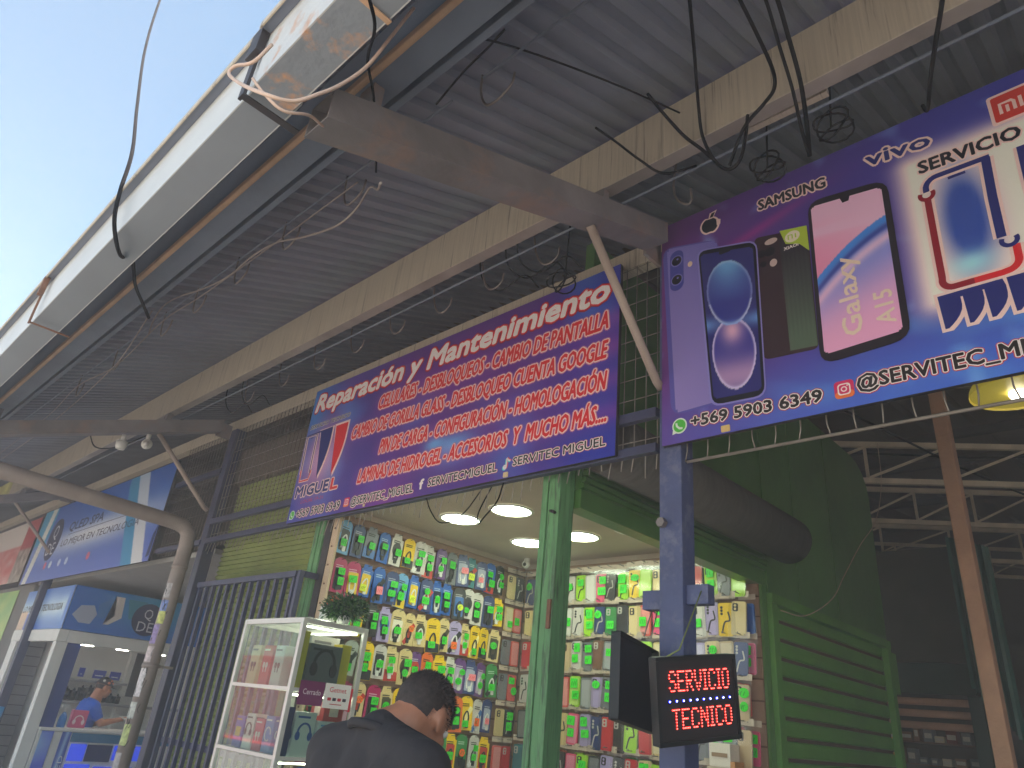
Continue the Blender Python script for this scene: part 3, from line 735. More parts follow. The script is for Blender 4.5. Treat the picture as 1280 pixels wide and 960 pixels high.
bm = B(); box(bm, -12.26, -10.165, 2.69, 2.80, 1.86, 2.0, bev=.006); box(bm, -10.275, -10.165, 2.801, 5.2, 1.86, 2.0, bev=.006); obj('head_beam', bm, M['white'], ke)
bm = B(); box(bm, -12.2, -10.28, 2.81, 5.15, 1.92, 1.95); obj('kiosk_ceiling', bm, M['white'], ke)
M['spot'] = mat('spot_light', (255, 255, 255), .4, vary=0, emis=(255, 250, 235), estr=9.0)
for y in (3.0, 3.42, 3.9):
    bm = B(); box(bm, -10.25, -10.19, y, y + .13, 1.852, 1.859); obj('spot_light', bm, M['spot'], ke)
bm = B(); box(bm, -10.30, -10.17, 2.70, 2.83, .135, 1.859, bev=.006); obj('corner_pillar', bm, M['white'], ke)
bm = B(); box(bm, -12.26, -11.98, 2.70, 2.80, .135, 1.859, bev=.006); obj('left_pillar', bm, M['white'], ke)
bm = B(); box(bm, -10.32, -10.20, 2.831, 2.99, .135, 1.859); obj('inner_panel', bm, M['bluestrip'], ke)
M['greyslat'] = mat('grey_slat_board', (150, 148, 152), .6, vary=.04); M['slatgap'] = mat('slat_gap', (86, 84, 90), .7)
bm = B(); slat(bm, Fr((-12.22, 0, 0), (0, 1, 0), (0, 0, 1)), 2.81, 3.12, .2, 1.92, .125); obj('slat_wall', bm, [M['greyslat'], M['slatgap']], ke)
bm = B(); box(bm, -12.3, -12.0, 3.14, 5.2, .135, 1.92); obj('rear_wall', bm, M['white'], ke)
for y in (3.2, 4.22):
    bm = B(); box(bm, -12.0, -11.9, y, y + .07, .4, 1.92); obj('wall_frame', bm, M['white'], ke)
bm = B(); box(bm, -12.0, -11.7, 3.28, 4.21, 1.44, 1.47); obj('wall_shelf', bm, M['greyslat'], ke)
bm = B(); box(bm, -11.9, -11.7, 3.28, 5.1, 1.16, 1.19); obj('wall_shelf', bm, M['greyslat'], ke)
bm = B(); box(bm, -11.995, -11.985, 4.32, 4.6, 1.3, 1.9); obj('dark_panel', bm, M['black'], ke)
bm = B(); box(bm, -12.3, -10.3, 5.2, 5.26, .135, 2.5); obj('end_wall', bm, M['white'], ke)
# blue notices and dark gadgets on the wall shelf
for i, (y, w, h) in enumerate(((3.60, .08, .12), (3.80, .17, .11), (4.03, .15, .11))):
    bm = B(); box(bm, -11.998, -11.99, y, y + w, 1.50, 1.50 + h, 0); plate(bm, Fr((-11.989, 0, 0), (0, 1, 0), (0, 0, 1)), [(y + .03, 1.53), (y + w - .03, 1.53), (y + w - .03, 1.545), (y + .03, 1.545)], 0, .001, 1)
    tag(obj('wall_notice', bm, [flat(40, 62, 190), flat(220, 226, 240)]), 'blue notice on the white kiosk wall, %s of the three' % ('narrowest', 'widest, middle', 'rightmost')[i], 'notice', 'blue notices on the kiosk wall')
for k in range(9):
    y = 3.34 + k * .10; h = random.uniform(.09, .2)
    bm = B(); box(bm, -11.93, -11.8, y, y + .07, 1.195, 1.195 + h, bev=.01); tube(bm, [(-11.86, y + .035, 1.19 + h), (-11.84, y + .035, 1.22 + h), (-11.8, y + .035, 1.19 + h)], .012, 6); ball(bm, (-11.79, y + .035, 1.19 + h * .6), .025)
    tag(obj('gadget', bm, M['black']), 'black gadget standing on the kiosk wall shelf, %s from the left pillar' % ('first second third fourth fifth sixth seventh eighth ninth'.split()[k]), 'gadget', 'black gadgets on the kiosk shelf')
# counter
ct = thing('kiosk_counter', 'blue and white kiosk counter with glowing display case', 'counter', (-10.3, 3.6, .13))
FC = Fr((-10.14, 0, 0), (0, 1, 0), (0, 0, 1))
bm = B(); box(bm, -10.60, -10.15, 2.84, 5.1, .135, .90, bev=.004); obj('body', bm, M['white'], ct)
bm = B(); box(bm, -10.64, -10.11, 2.835, 5.12, .905, .935, bev=.006); obj('worktop', bm, M['white'], ct)
def cnt(u, v): return mixc((84, 86, 226), (150, 190, 240), gs(v - .8, .3) * (1 - u * .4)) if v > .35 else mixc((60, 70, 150), (220, 222, 224), gs(v - .2, .1) * (0.5 + .5 * math.sin(u * 60)))
printed('front_print', FC, [(2.87, .90), (3.0, .90), (3.0, .2), (2.87, .2)], .001, cnt, 14, 40, M['print'], ct)
def cnt2(u, v): return mixc((60, 90, 190), (170, 200, 240), gs(u - .3 - .3 * v, .22))
pp = printed('front_print', FC, [(3.09, .90), (3.19, .90), (3.19, .2), (3.09, .2)], .001, cnt2, 10, 40, M['print'], ct)
text_part('lettering', Fr((-10.138, 3.15, .35), (0, 0, 1), (0, -1, 0)), pp, 'QLED', 0.0, .3, -.03, .05, .001, [(0, flat(236, 236, 244))])
M['screenb'] = mat('lit_display_panel', (40, 60, 200), .3, vary=.1, emis=(50, 80, 230), estr=.16)
bm = B(); plate(bm, FC, [(3.2, .80), (5.1, .80), (5.1, .895), (3.2, .895)], .001, .012); obj('top_strip', bm, flat(36, 116, 160), ct)
bm = B()
for a, b, c, d in ((3.22, 3.40, .60, .78), (3.22, 3.5, .2, .57), (3.54, 4.0, .2, .55), (3.72, 4.2, .62, .78)): plate(bm, FC, rrect(a, b, c, d, .01), .001, .006)
obj('display_panel', bm, M['screenb'], ct)
bm = B(); plate(bm, FC, [(3.41, .60), (3.70, .60), (3.70, .78), (3.41, .78)], .001, .004); obj('dark_panel', bm, flat(24, 34, 96), ct)
# things on the counter
sb = thing('spray_bottle', 'clear spray bottle of blue liquid on the kiosk counter', 'bottle', (-10.3, 3.09, .936))
bm = B(); tube(bm, [(-10.3, 3.09, .937), (-10.3, 3.09, 1.0), (-10.3, 3.09, 1.05), (-10.3, 3.09, 1.10)], .04, 14, radii=[.045, .047, .042, .016]); obj('bottle', bm, mat('blue_liquid', (50, 130, 210), .15, vary=0), sb)
bm = B(); tube(bm, [(-10.3, 3.09, 1.10), (-10.3, 3.09, 1.17)], .014, 8); box(bm, -10.32, -10.28, 3.04, 3.12, 1.15, 1.18); obj('trigger', bm, M['white'], sb)
bm = B()
tube(bm, [(-10.35, 2.93, .937), (-10.35, 2.93, 1.05), (-10.35, 2.93, 1.13)], .1, 18, radii=[.085, .075, .068]); tube(bm, [(-10.35, 2.93, 1.131), (-10.35, 2.93, 1.133)], .02, 10)
tag(obj('paper_roll', bm, M['white']), 'white paper roll standing on the kiosk counter beside the corner pillar', 'paper roll')
hb = thing('gift_box', 'pink boxed headphones standing on the kiosk counter', 'box', (-10.4, 3.3, .936))
bm = B(); box(bm, -10.44, -10.36, 3.2, 3.38, .937, 1.13, bev=.004); obj('carton', bm, flat(206, 90, 130), hb)
bm = B(); FB = Fr((-10.358, 3.29, 1.02), (0, 1, 0), (0, 0, 1)); pts = [(.05 * math.cos(a), .05 * math.sin(a)) for a in [PI * k / 10 for k in range(11)]]; ribbon(bm, FB, pts, .012, .001, .003); plate(bm, FB, circ(-.05, -.02, .018, .028), .001, .004); plate(bm, FB, circ(.05, -.02, .018, .028), .001, .004); obj('headphone_picture', bm, flat(230, 210, 214), hb)

# soffit, passage wall and third stall
bm = B(); box(bm, -12.3, -6.58, 2.78, 6.0, 2.64, 2.69); tag(obj('passage_ceiling', bm, M['soffit']), 'plain grey ceiling board over the passage beside the kiosk', 'ceiling')
bm = B(); box(bm, -10.1, -6.5, 6.0, 6.1, .135, 2.638); tag(obj('passage_wall', bm, M['hallgrey']), 'grey wall closing the passage behind the downpipe', 'wall')
f4 = thing('far_stall', 'farthest stall at the left edge with a yellow green poster', 'stall', (-14.5, 3, .13))
bm = B(); box(bm, -17.5, -12.35, 2.76, 2.84, .135, 2.66); obj('front', bm, M['hallgrey'], f4)
def yg(u, v): return mixc((200, 206, 90), (110, 170, 80), fb(u * 6, v * 5))
printed('poster', Fr((0, 2.75, 0), (1, 0, 0), (0, 0, 1)), [(-16.2, 2.6), (-13.1, 2.6), (-13.1, 1.4), (-16.2, 1.4)], .002, yg, 24, 12, M['print'], f4)
for k in range(5):
    bm = B(); z = .95 - k * .14
    box(bm, -12.2, -11.3, 2.62, 2.69, z, z + .12, bev=.004); plate(bm, Fr((0, 2.62, 0), (1, 0, 0), (0, 0, 1)), [(-12.1, z + .02), (-11.7, z + .02), (-11.7, z + .09), (-12.1, z + .09)], .001, .003, 1)
    tag(obj('blister_pack', bm, [flat(60, 140, 190), flat(220, 220, 214)]), 'pale blue boxed accessory stacked in front of the grey slat wall, %s from the top' % ('first', 'second', 'third', 'fourth', 'fifth')[k], 'box', 'blue boxes below the grey slat wall')

# ---------------------------------------------------------------- signs
SK = 2.58 / 2.6
FS = Fr((0, 2.58, 1.5 - 1.5 * SK), (1, 0, 0), (0, 0, 1), SK)
def sign_body(name, label, x0, x1, z0, z1, group=None):
    x0, x1 = x0 * SK, x1 * SK; z0, z1 = 1.5 + (z0 - 1.5) * SK, 1.5 + (z1 - 1.5) * SK
    t = thing(name, label, 'sign', ((x0 + x1) / 2, 2.6, z0), group)
    bm = B()
    for a in ((x0, x1, z0, z0 + .03), (x0, x1, z1 - .03, z1), (x0, x0 + .03, z0 + .031, z1 - .031), (x1 - .03, x1, z0 + .031, z1 - .031)): box(bm, a[0], a[1], 2.5825, 2.604, a[2], a[3])
    obj('frame', bm, M['darksteel'], t); return t
# sign 3: electronics banner
s3 = sign_body('shop_sign', 'blue and white electronics banner above the kiosk', -12.56, -7.70, 2.62, 3.70)
def p3(u, v):
    c = mixc((96, 116, 200), (40, 96, 190), v)
    c = mixc(c, (226, 232, 240), gs(v - .48 - .1 * (u - .5), .17) * gs(u - .55, .5))
    if u > .72:
        k = (u - .72) / .28 * 1.3 - (1 - v) * .0
        if 0.55 < k + v * .6 < .85: c = (60, 150, 200)
        elif .85 <= k + v * .6 < 1.15: c = mixc((226, 226, 230), (130, 170, 220), v * .4)
    if u < .14:
        k = u / .14 - v * .45
        if .12 < k < .45: c = (226, 226, 222)
        elif k < .62 and v > .5: c = (60, 160, 204)
    return c
printed('print', FS, [(-12.56, 3.70), (-7.70, 3.70), (-7.70, 2.62), (-12.56, 2.62)], 0, p3, 260, 90, M['print'], s3)
bm = B(); plate(bm, FS, circ(-11.58, 3.2, .30), .001, .0022); lg = obj('logo_disc', bm, flat(34, 40, 86), s3)
text_part('logo_lettering', FS, lg, 'Q', -11.68, -11.48, 3.22, .18, .004, [(0, flat(220, 224, 232))])
text_part('logo_lettering', FS, lg, 'DE', -11.74, -11.40, 2.98, .17, .004, [(0, flat(220, 224, 232))])
text_part('lettering', FS, s3, 'QLED SPA', -10.99, -9.66, 3.26, .115, .002, [(.02, flat(44, 50, 96))], shear=.1)
text_part('lettering', FS, s3, 'LO MEJOR EN TECNOLOGIA', -11.13, -8.33, 3.062, .085, .002, [(.0, flat(44, 50, 96))], shear=.1)
bm = B(); plate(bm, FS, [(-10.95, 3.205), (-8.6, 3.225), (-8.6, 3.232), (-10.95, 3.212)], .001, .002); obj('rule_line', bm, flat(60, 70, 120), s3)
bm = B()
for x, c in ((-11.55, 0), (-11.3, 1), (-10.9, 2), (-10.6, 2), (-9.75, 0)): plate(bm, FS, circ(x, 2.83, .06, .05, 12), .001, .002, c)
plate(bm, FS, [(-7.80, 2.66), (-7.72, 2.68), (-7.71, 3.0), (-7.78, 2.9)], .001, .002, 3)
obj('icon', bm, [flat(214, 100, 130), flat(206, 220, 236), flat(190, 204, 236), flat(36, 44, 96)], s3)
# sign 4: red banner
s4 = sign_body('shop_sign', 'red and white banner at the left edge beyond the electronics banner', -17.4, -12.70, 2.68, 3.66)
def p4(u, v):
    c = (222, 214, 208)
    if v < .62 and u > .2: c = mixc((200, 70, 66), (222, 206, 200), fb(u * 14, v * 7) * .9)
    if u > .86: c = (180, 60, 60) if v > .5 else mixc((96, 80, 70), (230, 220, 210), fb(u * 40, v * 9))
    return c
printed('print', FS, [(-17.4, 3.66), (-12.7, 3.66), (-12.7, 2.68), (-17.4, 2.68)], 0, p4, 80, 24, M['print'], s4)
RED = flat(226, 40, 46); REDD = flat(150, 20, 40); WHITE = flat(246, 236, 232); PINK = flat(250, 216, 208); INK = flat(22, 20, 30); NAVY = flat(34, 40, 120)
HALO = flat(196, 110, 160); NUM = flat(36, 26, 26)
# ---------------------------------------------------------------- sign 1: the long list of services
A0_, A1_, C0_, C1_ = -5.01, -1.915, 2.705, 3.835
s1 = sign_body('shop_sign', 'long purple sign listing phone repair services in red letters', A0_, A1_, C0_, C1_)
bands = ((3.50, -4.05), (3.32, -4.34), (3.13, -3.94), (2.945, -4.14))
def p1(u, v):
    x = A0_ + u * (A1_ - A0_); z = C0_ + v * (C1_ - C0_)
    c = mixc((52, 58, 140), (80, 38, 112), min(1, u * 2.2) * (0.7 + .3 * v))
    c = mixc(c, (30, 44, 140), .8 * gs(u - .98, .12))
    c = mixc(c, (40, 110, 176), .9 * gs(u - 0.02, .06) * gs(v - .85, .25))
    c = mixc(c, (60, 130, 200), .75 * max(0, fb(x * 2.1, z * 3.3, 4) - .55) * 2.4)
    c = mixc(c, (116, 40, 130), .8 * max(0, fb(x * 1.7, z * 2.4, 9) - .52) * 2.2)
    c = mixc(c, (86, 176, 220), .9 * gs(x + 3.15, .2) * gs(z - 2.98, .10)); c = mixc(c, (90, 180, 220), .8 * gs(x + 3.33, .10) * gs(z - 3.04, .05))
    for zc, xl in bands:
        if x > xl - .1: c = mixc(c, (150, 60, 140), .42 * gs(z - zc, .07) * min(1, (x - xl + .1) * 8))
    c = mixc(c, (224, 150, 170), .75 * gs(x + 4.70, .26) * gs(z - 3.2, .30))
    c = mixc(c, (236, 214, 214), .95 * gs(x + 2.83, .035) * gs(z - 3.14, .035))
    return c
printed('print', FS, [(A0_, C1_), (A1_, C1_), (A1_, C0_), (A0_, C0_)], 0, p1, 150, 56, M['print'], s1, ink=1.5)
text_part('heading', FS, s1, 'Reparación y Mantenimiento', -4.955, -1.985, 3.632, .143, .001, [(.075, REDD), (.045, RED), (.0, WHITE)], shear=.18, bold=.042)
for s, x0, x1, z0, h in (('CELULARES - DESBLOQUEOS - CAMBIO DE PANTALLA', -4.04, -1.985, 3.447, .106), ('CAMBIO DE GORILLA GLASS - DESBLOQUEO CUENTA GOOGLE', -4.325, -1.98, 3.268, .102),
                         ('PIN DE CARGA - CONFIGURACIÓN - HOMOLOGACIÓN', -3.93, -1.98, 3.084, .100), ('LAMINAS DE HIDROGEL - ACCESORIOS  Y  MUCHO MÁS....', -4.13, -1.975, 2.899, .096)):
    text_part('service_line', FS, s1, s, x0, x1, z0, h, .001, [(.085, HALO), (.048, PINK), (.0, RED)], shear=.22, bold=.028)
for s, x0, x1, z0, h, nm in (('+569 5903 6349', -4.885, -4.295, 2.737, .058, 'phone_number'), ('@SERVITEC_MIGUEL', -4.16, -3.475, 2.742, .055, 'account_name'),
                             ('SERVITECMIGUEL', -3.33, -2.73, 2.757, .05, 'account_name'), ('SERVITEC MIGUEL', -2.605, -1.974, 2.768, .047, 'account_name')):
    text_part(nm, FS, s1, s, x0, x1, z0, h, .001, [(.10, flat(206, 90, 100)), (.06, WHITE), (0, NUM)], bold=.02)
def badge(parent, kind, cx, cz, r):
    bm = B()
    if kind == 'chat':
        plate(bm, FS, circ(cx, cz, r), .001, .002, 0); plate(bm, FS, [(cx - r, cz - r), (cx - r * .2, cz - r * .8), (cx - r * .85, cz - r * .1)], .001, .0018, 0)
        plate(bm, FS, circ(cx, cz, r * .82), .002, .003, 1)
        ribbon(bm, FS, [(cx - r * .42, cz + r * .4), (cx - r * .35, cz - .0), (cx, cz - r * .35), (cx + r * .42, cz - r * .40)], r * .26, .003, .004, 0)
        ms = [flat(226, 236, 220), flat(86, 190, 70)]
    elif kind == 'photo':
        plate(bm, FS, rrect(cx - r, cx + r, cz - r, cz + r, r * .4), .001, .002, 0); plate(bm, FS, rrect(cx - r, cx + r, cz - r, cz - r * .2, r * .4), .002, .0024, 1)
        plate(bm, FS, rrect(cx - r * .66, cx + r * .66, cz - r * .66, cz + r * .66, r * .34), .0025, .003, 2); plate(bm, FS, rrect(cx - r * .52, cx + r * .52, cz - r * .52, cz + r * .52, r * .28), .003, .0035, 0)
        plate(bm, FS, circ(cx, cz, r * .32), .0035, .004, 2); plate(bm, FS, circ(cx, cz, r * .19), .004, .0045, 0); plate(bm, FS, circ(cx + r * .36, cz + r * .36, r * .08, n=8), .0035, .004, 2)
        ms = [flat(214, 44, 96), flat(240, 120, 60), flat(246, 232, 228)]
    elif kind == 'note':
        for dx, dz, m_ in ((-.006, -.004, 1), (.006, .002, 2), (0, 0, 0)):
            ribbon(bm, FS, [(cx + dx, cz + r * .9 + dz), (cx + dx, cz - r * .5 + dz)], r * .3, .001, .002 + .0006 * (m_ == 0), m_)
            plate(bm, FS, circ(cx - r * .3 + dx, cz - r * .55 + dz, r * .42, n=14), .001, .002 + .0006 * (m_ == 0), m_)
            ribbon(bm, FS, [(cx + dx, cz + r * .9 + dz), (cx + r * .35 + dx, cz + r * .5 + dz), (cx + r * .8 + dx, cz + r * .35 + dz)], r * .28, .001, .002 + .0006 * (m_ == 0), m_)
        ms = [flat(240, 236, 236), flat(70, 220, 220), flat(230, 60, 90)]
    obj('icon', bm, ms, parent)
badge(s1, 'chat', -4.945, 2.765, .036); badge(s1, 'photo', -4.215, 2.773, .033); badge(s1, 'note', -2.655, 2.79, .036)
text_part('icon', FS, s1, 'f', -3.415, -3.378, 2.752, .06, .001, [(0, WHITE)], bold=.05)
bm = B(); plate(bm, FS, rrect(-2.67, -2.635, 2.708, 2.738, .004), .001, .006); plate(bm, FS, rrect(-4.0, -3.98, 2.712, 2.73, .003), .001, .006); obj('screw_cap', bm, flat(226, 200, 150), s1)
# its emblem: a phone outline and two sail shapes
text_part('emblem_lettering', FS, s1, 'SERVICIO TECNICO', -4.975, -4.41, 3.478, .034, .001, [(.06, WHITE), (0, INK)], shear=.2, bold=.02)
bm = B()
def sail(x0, x1, zt, zb, xb, g, mi, d):
    P_ = [(x0 - g, zt + g), (x1 + g, zt + g)] + [(x1 + g - (x1 - xb) * max(0, (t - .2) / .8) ** 2.0, zt + (zb - zt) * t - g * t) for t in (.2, .35, .5, .65, .8, .92, 1.0)]
    plate(bm, FS, P_, d, d + .0008, mi)
sail(-4.79, -4.62, 3.425, 3.035, -4.71, .018, 0, .001); sail(-4.575, -4.41, 3.43, 3.025, -4.51, .018, 0, .0012)
sail(-4.79, -4.62, 3.425, 3.035, -4.71, 0, 1, .002); sail(-4.575, -4.41, 3.43, 3.025, -4.51, 0, 2, .002)
ribbon(bm, FS, [(-4.99, 3.425), (-4.62, 3.43)], .014, .003, .0034, 1)
for w, mi, d in ((.034, 0, .001), (.011, 1, .002)):
    ribbon(bm, FS, [(-4.965, 3.10), (-4.985, 3.415), (-4.84, 3.415), (-4.83, 3.09)], w, d + .0003, d + .001, mi)
ribbon(bm, FS, [(-4.965, 3.13), (-4.955, 3.035), (-4.83, 3.035), (-4.81, 3.11)], .028, .001, .0018, 0); ribbon(bm, FS, [(-4.965, 3.13), (-4.955, 3.035), (-4.83, 3.035), (-4.81, 3.11)], .013, .0025, .0033, 2)
ribbon(bm, FS, [(-4.93, 3.395), (-4.89, 3.397)], .006, .003, .004, 1)
obj('emblem', bm, [PINK, NAVY, RED], s1)
text_part('emblem_lettering', FS, s1, 'MIGUE', -4.965, -4.51, 2.905, .082, .001, [(.07, PINK), (0, NAVY)], bold=.04)
text_part('emblem_lettering', FS, s1, 'L', -4.475, -4.385, 2.905, .082, .001, [(.07, PINK), (0, RED)], bold=.04)
text_part('emblem_lettering', FS, s1, 'LOCAL 19-21', -4.86, -4.55, 2.845, .026, .001, [(.0, flat(206, 60, 80))], shear=.1)

# ---------------------------------------------------------------- sign 2: the one with phone pictures
D0_, D1_, E0_, E1_ = -1.650, 1.42, 2.70, 3.955
s2 = sign_body('shop_sign', 'blue and purple sign with phone pictures beside the blue post', D0_, D1_, E0_, E1_)
lgc = [(-.44, 3.62), (-.08, 3.62), (-.08, 3.08), (-.44, 3.08)]
def p2(u, v):
    x = D0_ + u * (D1_ - D0_); z = E0_ + v * (E1_ - E0_)
    t = (x - D0_) / 1.5
    c = mixc((92, 40, 104), (52, 52, 138), min(1, t * 1.1))
    c = mixc(c, (150, 40, 120), .6 * gs((z - 3.66 - (x + 1.25) * .3), .03) * gs(x + 1.15, .28))
    c = mixc(c, (60, 100, 186), .8 * gs(z - 2.72, .28) * (0.4 + .6 * min(1, t * 1.6)))
    c = mixc(c, (90, 170, 214), 1.0 * max(0, fb(x * 4.2, z * 7, 2) - .52) * 2.2 * gs(z - 2.88, .22) * min(1, t * 1.4))
    c = mixc(c, (120, 170, 214), .8 * max(0, fb(x * 9, z * 9, 6) - .66) * 3)
    inside = -.43 < x < .3 and 3.10 < z < 3.60
    dx = max(-.46 - x, 0, x - .30); dz = max(3.06 - z, 0, z - 3.70); dd = math.hypot(dx, dz)
    c = mixc(c, (240, 214, 196), .95 * gs(dd, .07)) if dd > 0 else mixc(c, (240, 214, 196), .95)
    q = gs(x + .315, .075) * gs((z - 3.37), .21)
    c = mixc(c, (44, 70, 150), min(1, q * 1.6))
    c = mixc(c, (150, 214, 220), .8 * gs(x + .33, .07) * gs(z - 3.17, .05))
    return c
printed('print', FS, [(D0_, E1_), (D1_, E1_), (D1_, E0_), (D0_, E0_)], 0, p2, 200, 76, M['print'], s2, ink=1.5)
# brand marks along the top
bm = B()
def fruit(g, mi, d):
    P_ = []
    for k in range(40):
        a = 2 * PI * k / 40; r = .044 + g
        x = math.cos(a) * r * 1.0; z = math.sin(a) * r * 1.02
        if abs(math.cos(a)) < .45: z -= (0.45 - abs(math.cos(a))) * .028 * (1 if z > 0 else -.6)
        P_.append((x, z))
    out = []
    for x, z in P_:
        bx, bz = .052, .006
        dd = math.hypot(x - bx, z - bz)
        if dd < .022 - g * .6: l = (.022 - g * .6) / max(dd, 1e-4); x, z = bx + (x - bx) * l, bz + (z - bz) * l
        out.append((-1.37 + x, 3.838 + z - .1 * x))
    plate(bm, FS, out, d, d + .0008, mi)
    plate(bm, FS, [(-1.368 - g, 3.885 - g), (-1.35, 3.885 - g * .5), (-1.338 + g, 3.91 + g), (-1.358 - g, 3.908 + g * .6)], d, d + .0008, mi)
fruit(.010, 0, .001); fruit(0, 1, .002)
obj('brand_mark', bm, [PINK, INK], s2)
text_part('brand_lettering', FS, s2, 'SAMSUNG', -1.112, -.80, 3.806, .056, .001, [(.09, PINK), (0, INK)], bold=.035, z1=3.783)
text_part('brand_lettering', FS, s2, 'vivo', -.622, -.378, 3.80, .07, .001, [(.10, PINK), (0, NAVY)], bold=.03, z1=3.772)
bm = B(); plate(bm, FS, rrect(-.165, -.02, 3.735, 3.885, .012), .001, .002, 0); plate(bm, FS, rrect(-.153, -.032, 3.747, 3.873, .008), .002, .003, 1)
ribbon(bm, FS, [(-.128, 3.78), (-.128, 3.83), (-.09, 3.83), (-.083, 3.822), (-.083, 3.78)], .012, .003, .004, 0); ribbon(bm, FS, [(-.106, 3.78), (-.106, 3.815)], .011, .003, .004, 0); ribbon(bm, FS, [(-.062, 3.78), (-.062, 3.834)], .012, .003, .004, 0)
obj('brand_mark', bm, [PINK, flat(216, 60, 44)], s2)
# phone pictures
def quadpoly(q, r=.12, n=4):
    P_ = []; Q = [Vector(p) for p in q]
    for i in range(4):
        p = Q[i]; a = Q[i - 1]; b = Q[(i + 1) % 4]
        ra = p + (a - p).normalized() * r; rb = p + (b - p).normalized() * r
        for k in range(n + 1):
            t = k / n; P_.append(tuple(ra * (1 - t) ** 2 + p * 2 * t * (1 - t) + rb * t * t))
    return P_
def inset(q, d):
    c = sum((Vector(p) for p in q), Vector((0, 0))) / 4
    return [tuple(Vector(p) + (c - Vector(p)).normalized() * d) for p in q]
q1 = [(-1.645, 3.815), (-1.325, 3.735), (-1.325, 2.85), (-1.60, 2.84)]
bm = B(); plate(bm, FS, quadpoly(q1, .07), .001, .0016, 0); ph = obj('phone_picture', bm, [flat(92, 86, 170)], s2)
printed('back_print', FS, [(-1.62, 3.80), (-1.335, 3.73), (-1.335, 2.86), (-1.575, 2.85)], .0018, lambda u, v: mixc((150, 132, 196), (120, 112, 192), v * .7 + .3 * u), 24, 60, M['print'], ph, rad=.12, asp=3)
bm = B(); plate(bm, FS, rrect(-1.60, -1.522, 3.52, 3.765, .04), .0022, .003, 0)
for z in (3.70, 3.585):
    plate(bm, FS, circ(-1.561, z, .034), .003, .0036, 1); plate(bm, FS, circ(-1.561, z, .028), .0036, .0042, 2); plate(bm, FS, circ(-1.555, z + .008, .006, n=10), .0042, .0046, 1)
plate(bm, FS, circ(-1.485, 3.65, .013, .016), .0022, .003, 3)
obj('camera_picture', bm, [flat(70, 70, 160), flat(120, 116, 190), INK, flat(236, 206, 180)], ph)
q2 = [(-1.433, 3.70), (-1.145, 3.63), (-1.15, 2.84), (-1.385, 2.85)]
bm = B(); plate(bm, FS, quadpoly([(-1.447, 3.715), (-1.132, 3.64), (-1.138, 2.825), (-1.398, 2.836)], .055), .0032, .004, 1); plate(bm, FS, quadpoly([(-1.437, 3.705), (-1.138, 3.632), (-1.144, 2.834), (-1.388, 2.844)], .05), .004, .0046, 0); ph = obj('phone_picture', bm, [INK, flat(140, 132, 206)], s2)
def scr(u, v):
    c = (46, 44, 120)
    r1 = math.hypot((u - .5) / .44, (v - .69) / .235); r2 = math.hypot((u - .5) / .44, (v - .27) / .235)
    if r1 < 1: c = mixc((56, 60, 150), (110, 170, 226), max(0, (v - .62) / .26) * gs(u - .5, .4)); c = mixc(c, (210, 220, 246), .9 * gs(r1 - .97, .05) * (1 if v < .62 else .5)); c = mixc(c, (130, 170, 240), .7 * gs(v - .46, .03))
    elif r2 < 1: c = mixc((60, 56, 150), (226, 176, 206), max(0, gs(v - .42, .09) * gs(u - .5, .22) + .7 * gs(v - .12, .12))); c = mixc(c, (226, 214, 246), .9 * gs(r2 - .97, .05))
    else: c = mixc(c, (110, 160, 226), .9 * gs(v - .48, .05) * abs(u - .5) * 2)
    return c
printed('screen_print', FS, inset(q2, .022), .0048, scr, 60, 110, M['print'], ph, rad=.1, asp=2.9)
bm = B(); plate(bm, FS, rrect(-1.325, -1.262, 3.632, 3.655, .011), .0052, .0058, 0); obj('notch', bm, [INK], ph)
q3 = [(-1.145, 3.655), (-.897, 3.60), (-.905, 2.985), (-1.14, 3.0)]
bm = B(); plate(bm, FS, quadpoly(q3, .03), .001, .0018, 0); ph = obj('phone_picture', bm, [flat(56, 36, 44)], s2)
printed('back_print', FS, [(-1.028, 3.595), (-.903, 3.57), (-.908, 3.0), (-1.022, 3.01)], .0022, lambda u, v: mixc((86, 104, 84), (44, 36, 48), v * 1.1 - .12 + .06 * math.sin(u * 40)), 30, 24, M['print'], ph)
bm = B()
for x, z, r in ((-1.075, 3.545, .025), (-1.115, 3.55, .02), (-1.07, 3.485, .014), (-1.11, 3.49, .016)): plate(bm, FS, circ(x, z, r), .0022, .003, 0)
plate(bm, FS, circ(-1.062, 3.478, .017, .02), .003, .004, 1); plate(bm, FS, circ(-1.066, 3.60, .03, .016), .0022, .003, 1)
plate(bm, FS, [(-1.022, 3.638), (-.9, 3.612), (-.9, 3.475), (-.94, 3.53), (-1.0, 3.555)], .0024, .0034, 2); plate(bm, FS, circ(-.967, 3.582, .034, .03), .0034, .004, 3)
ribbon(bm, FS, [(-.985, 3.57), (-.985, 3.594), (-.967, 3.592), (-.967, 3.57)], .006, .004, .0046, 2); ribbon(bm, FS, [(-.952, 3.57), (-.952, 3.592)], .006, .004, .0046, 2)
obj('camera_picture', bm, [INK, flat(200, 176, 170), flat(180, 204, 60), flat(236, 226, 200)], ph)
text_part('brand_lettering', FS, ph, 'XIAOMI', -1.01, -.925, 3.522, .016, .003, [(0, WHITE)], bold=.03)
qg = [(-.885, 3.735), (-.555, 3.69), (-.565, 2.925), (-.905, 2.905)]
bm = B(); plate(bm, FS, quadpoly(qg, .07), .0045, .0055, 0); ph = obj('phone_picture', bm, [flat(34, 24, 34)], s2)
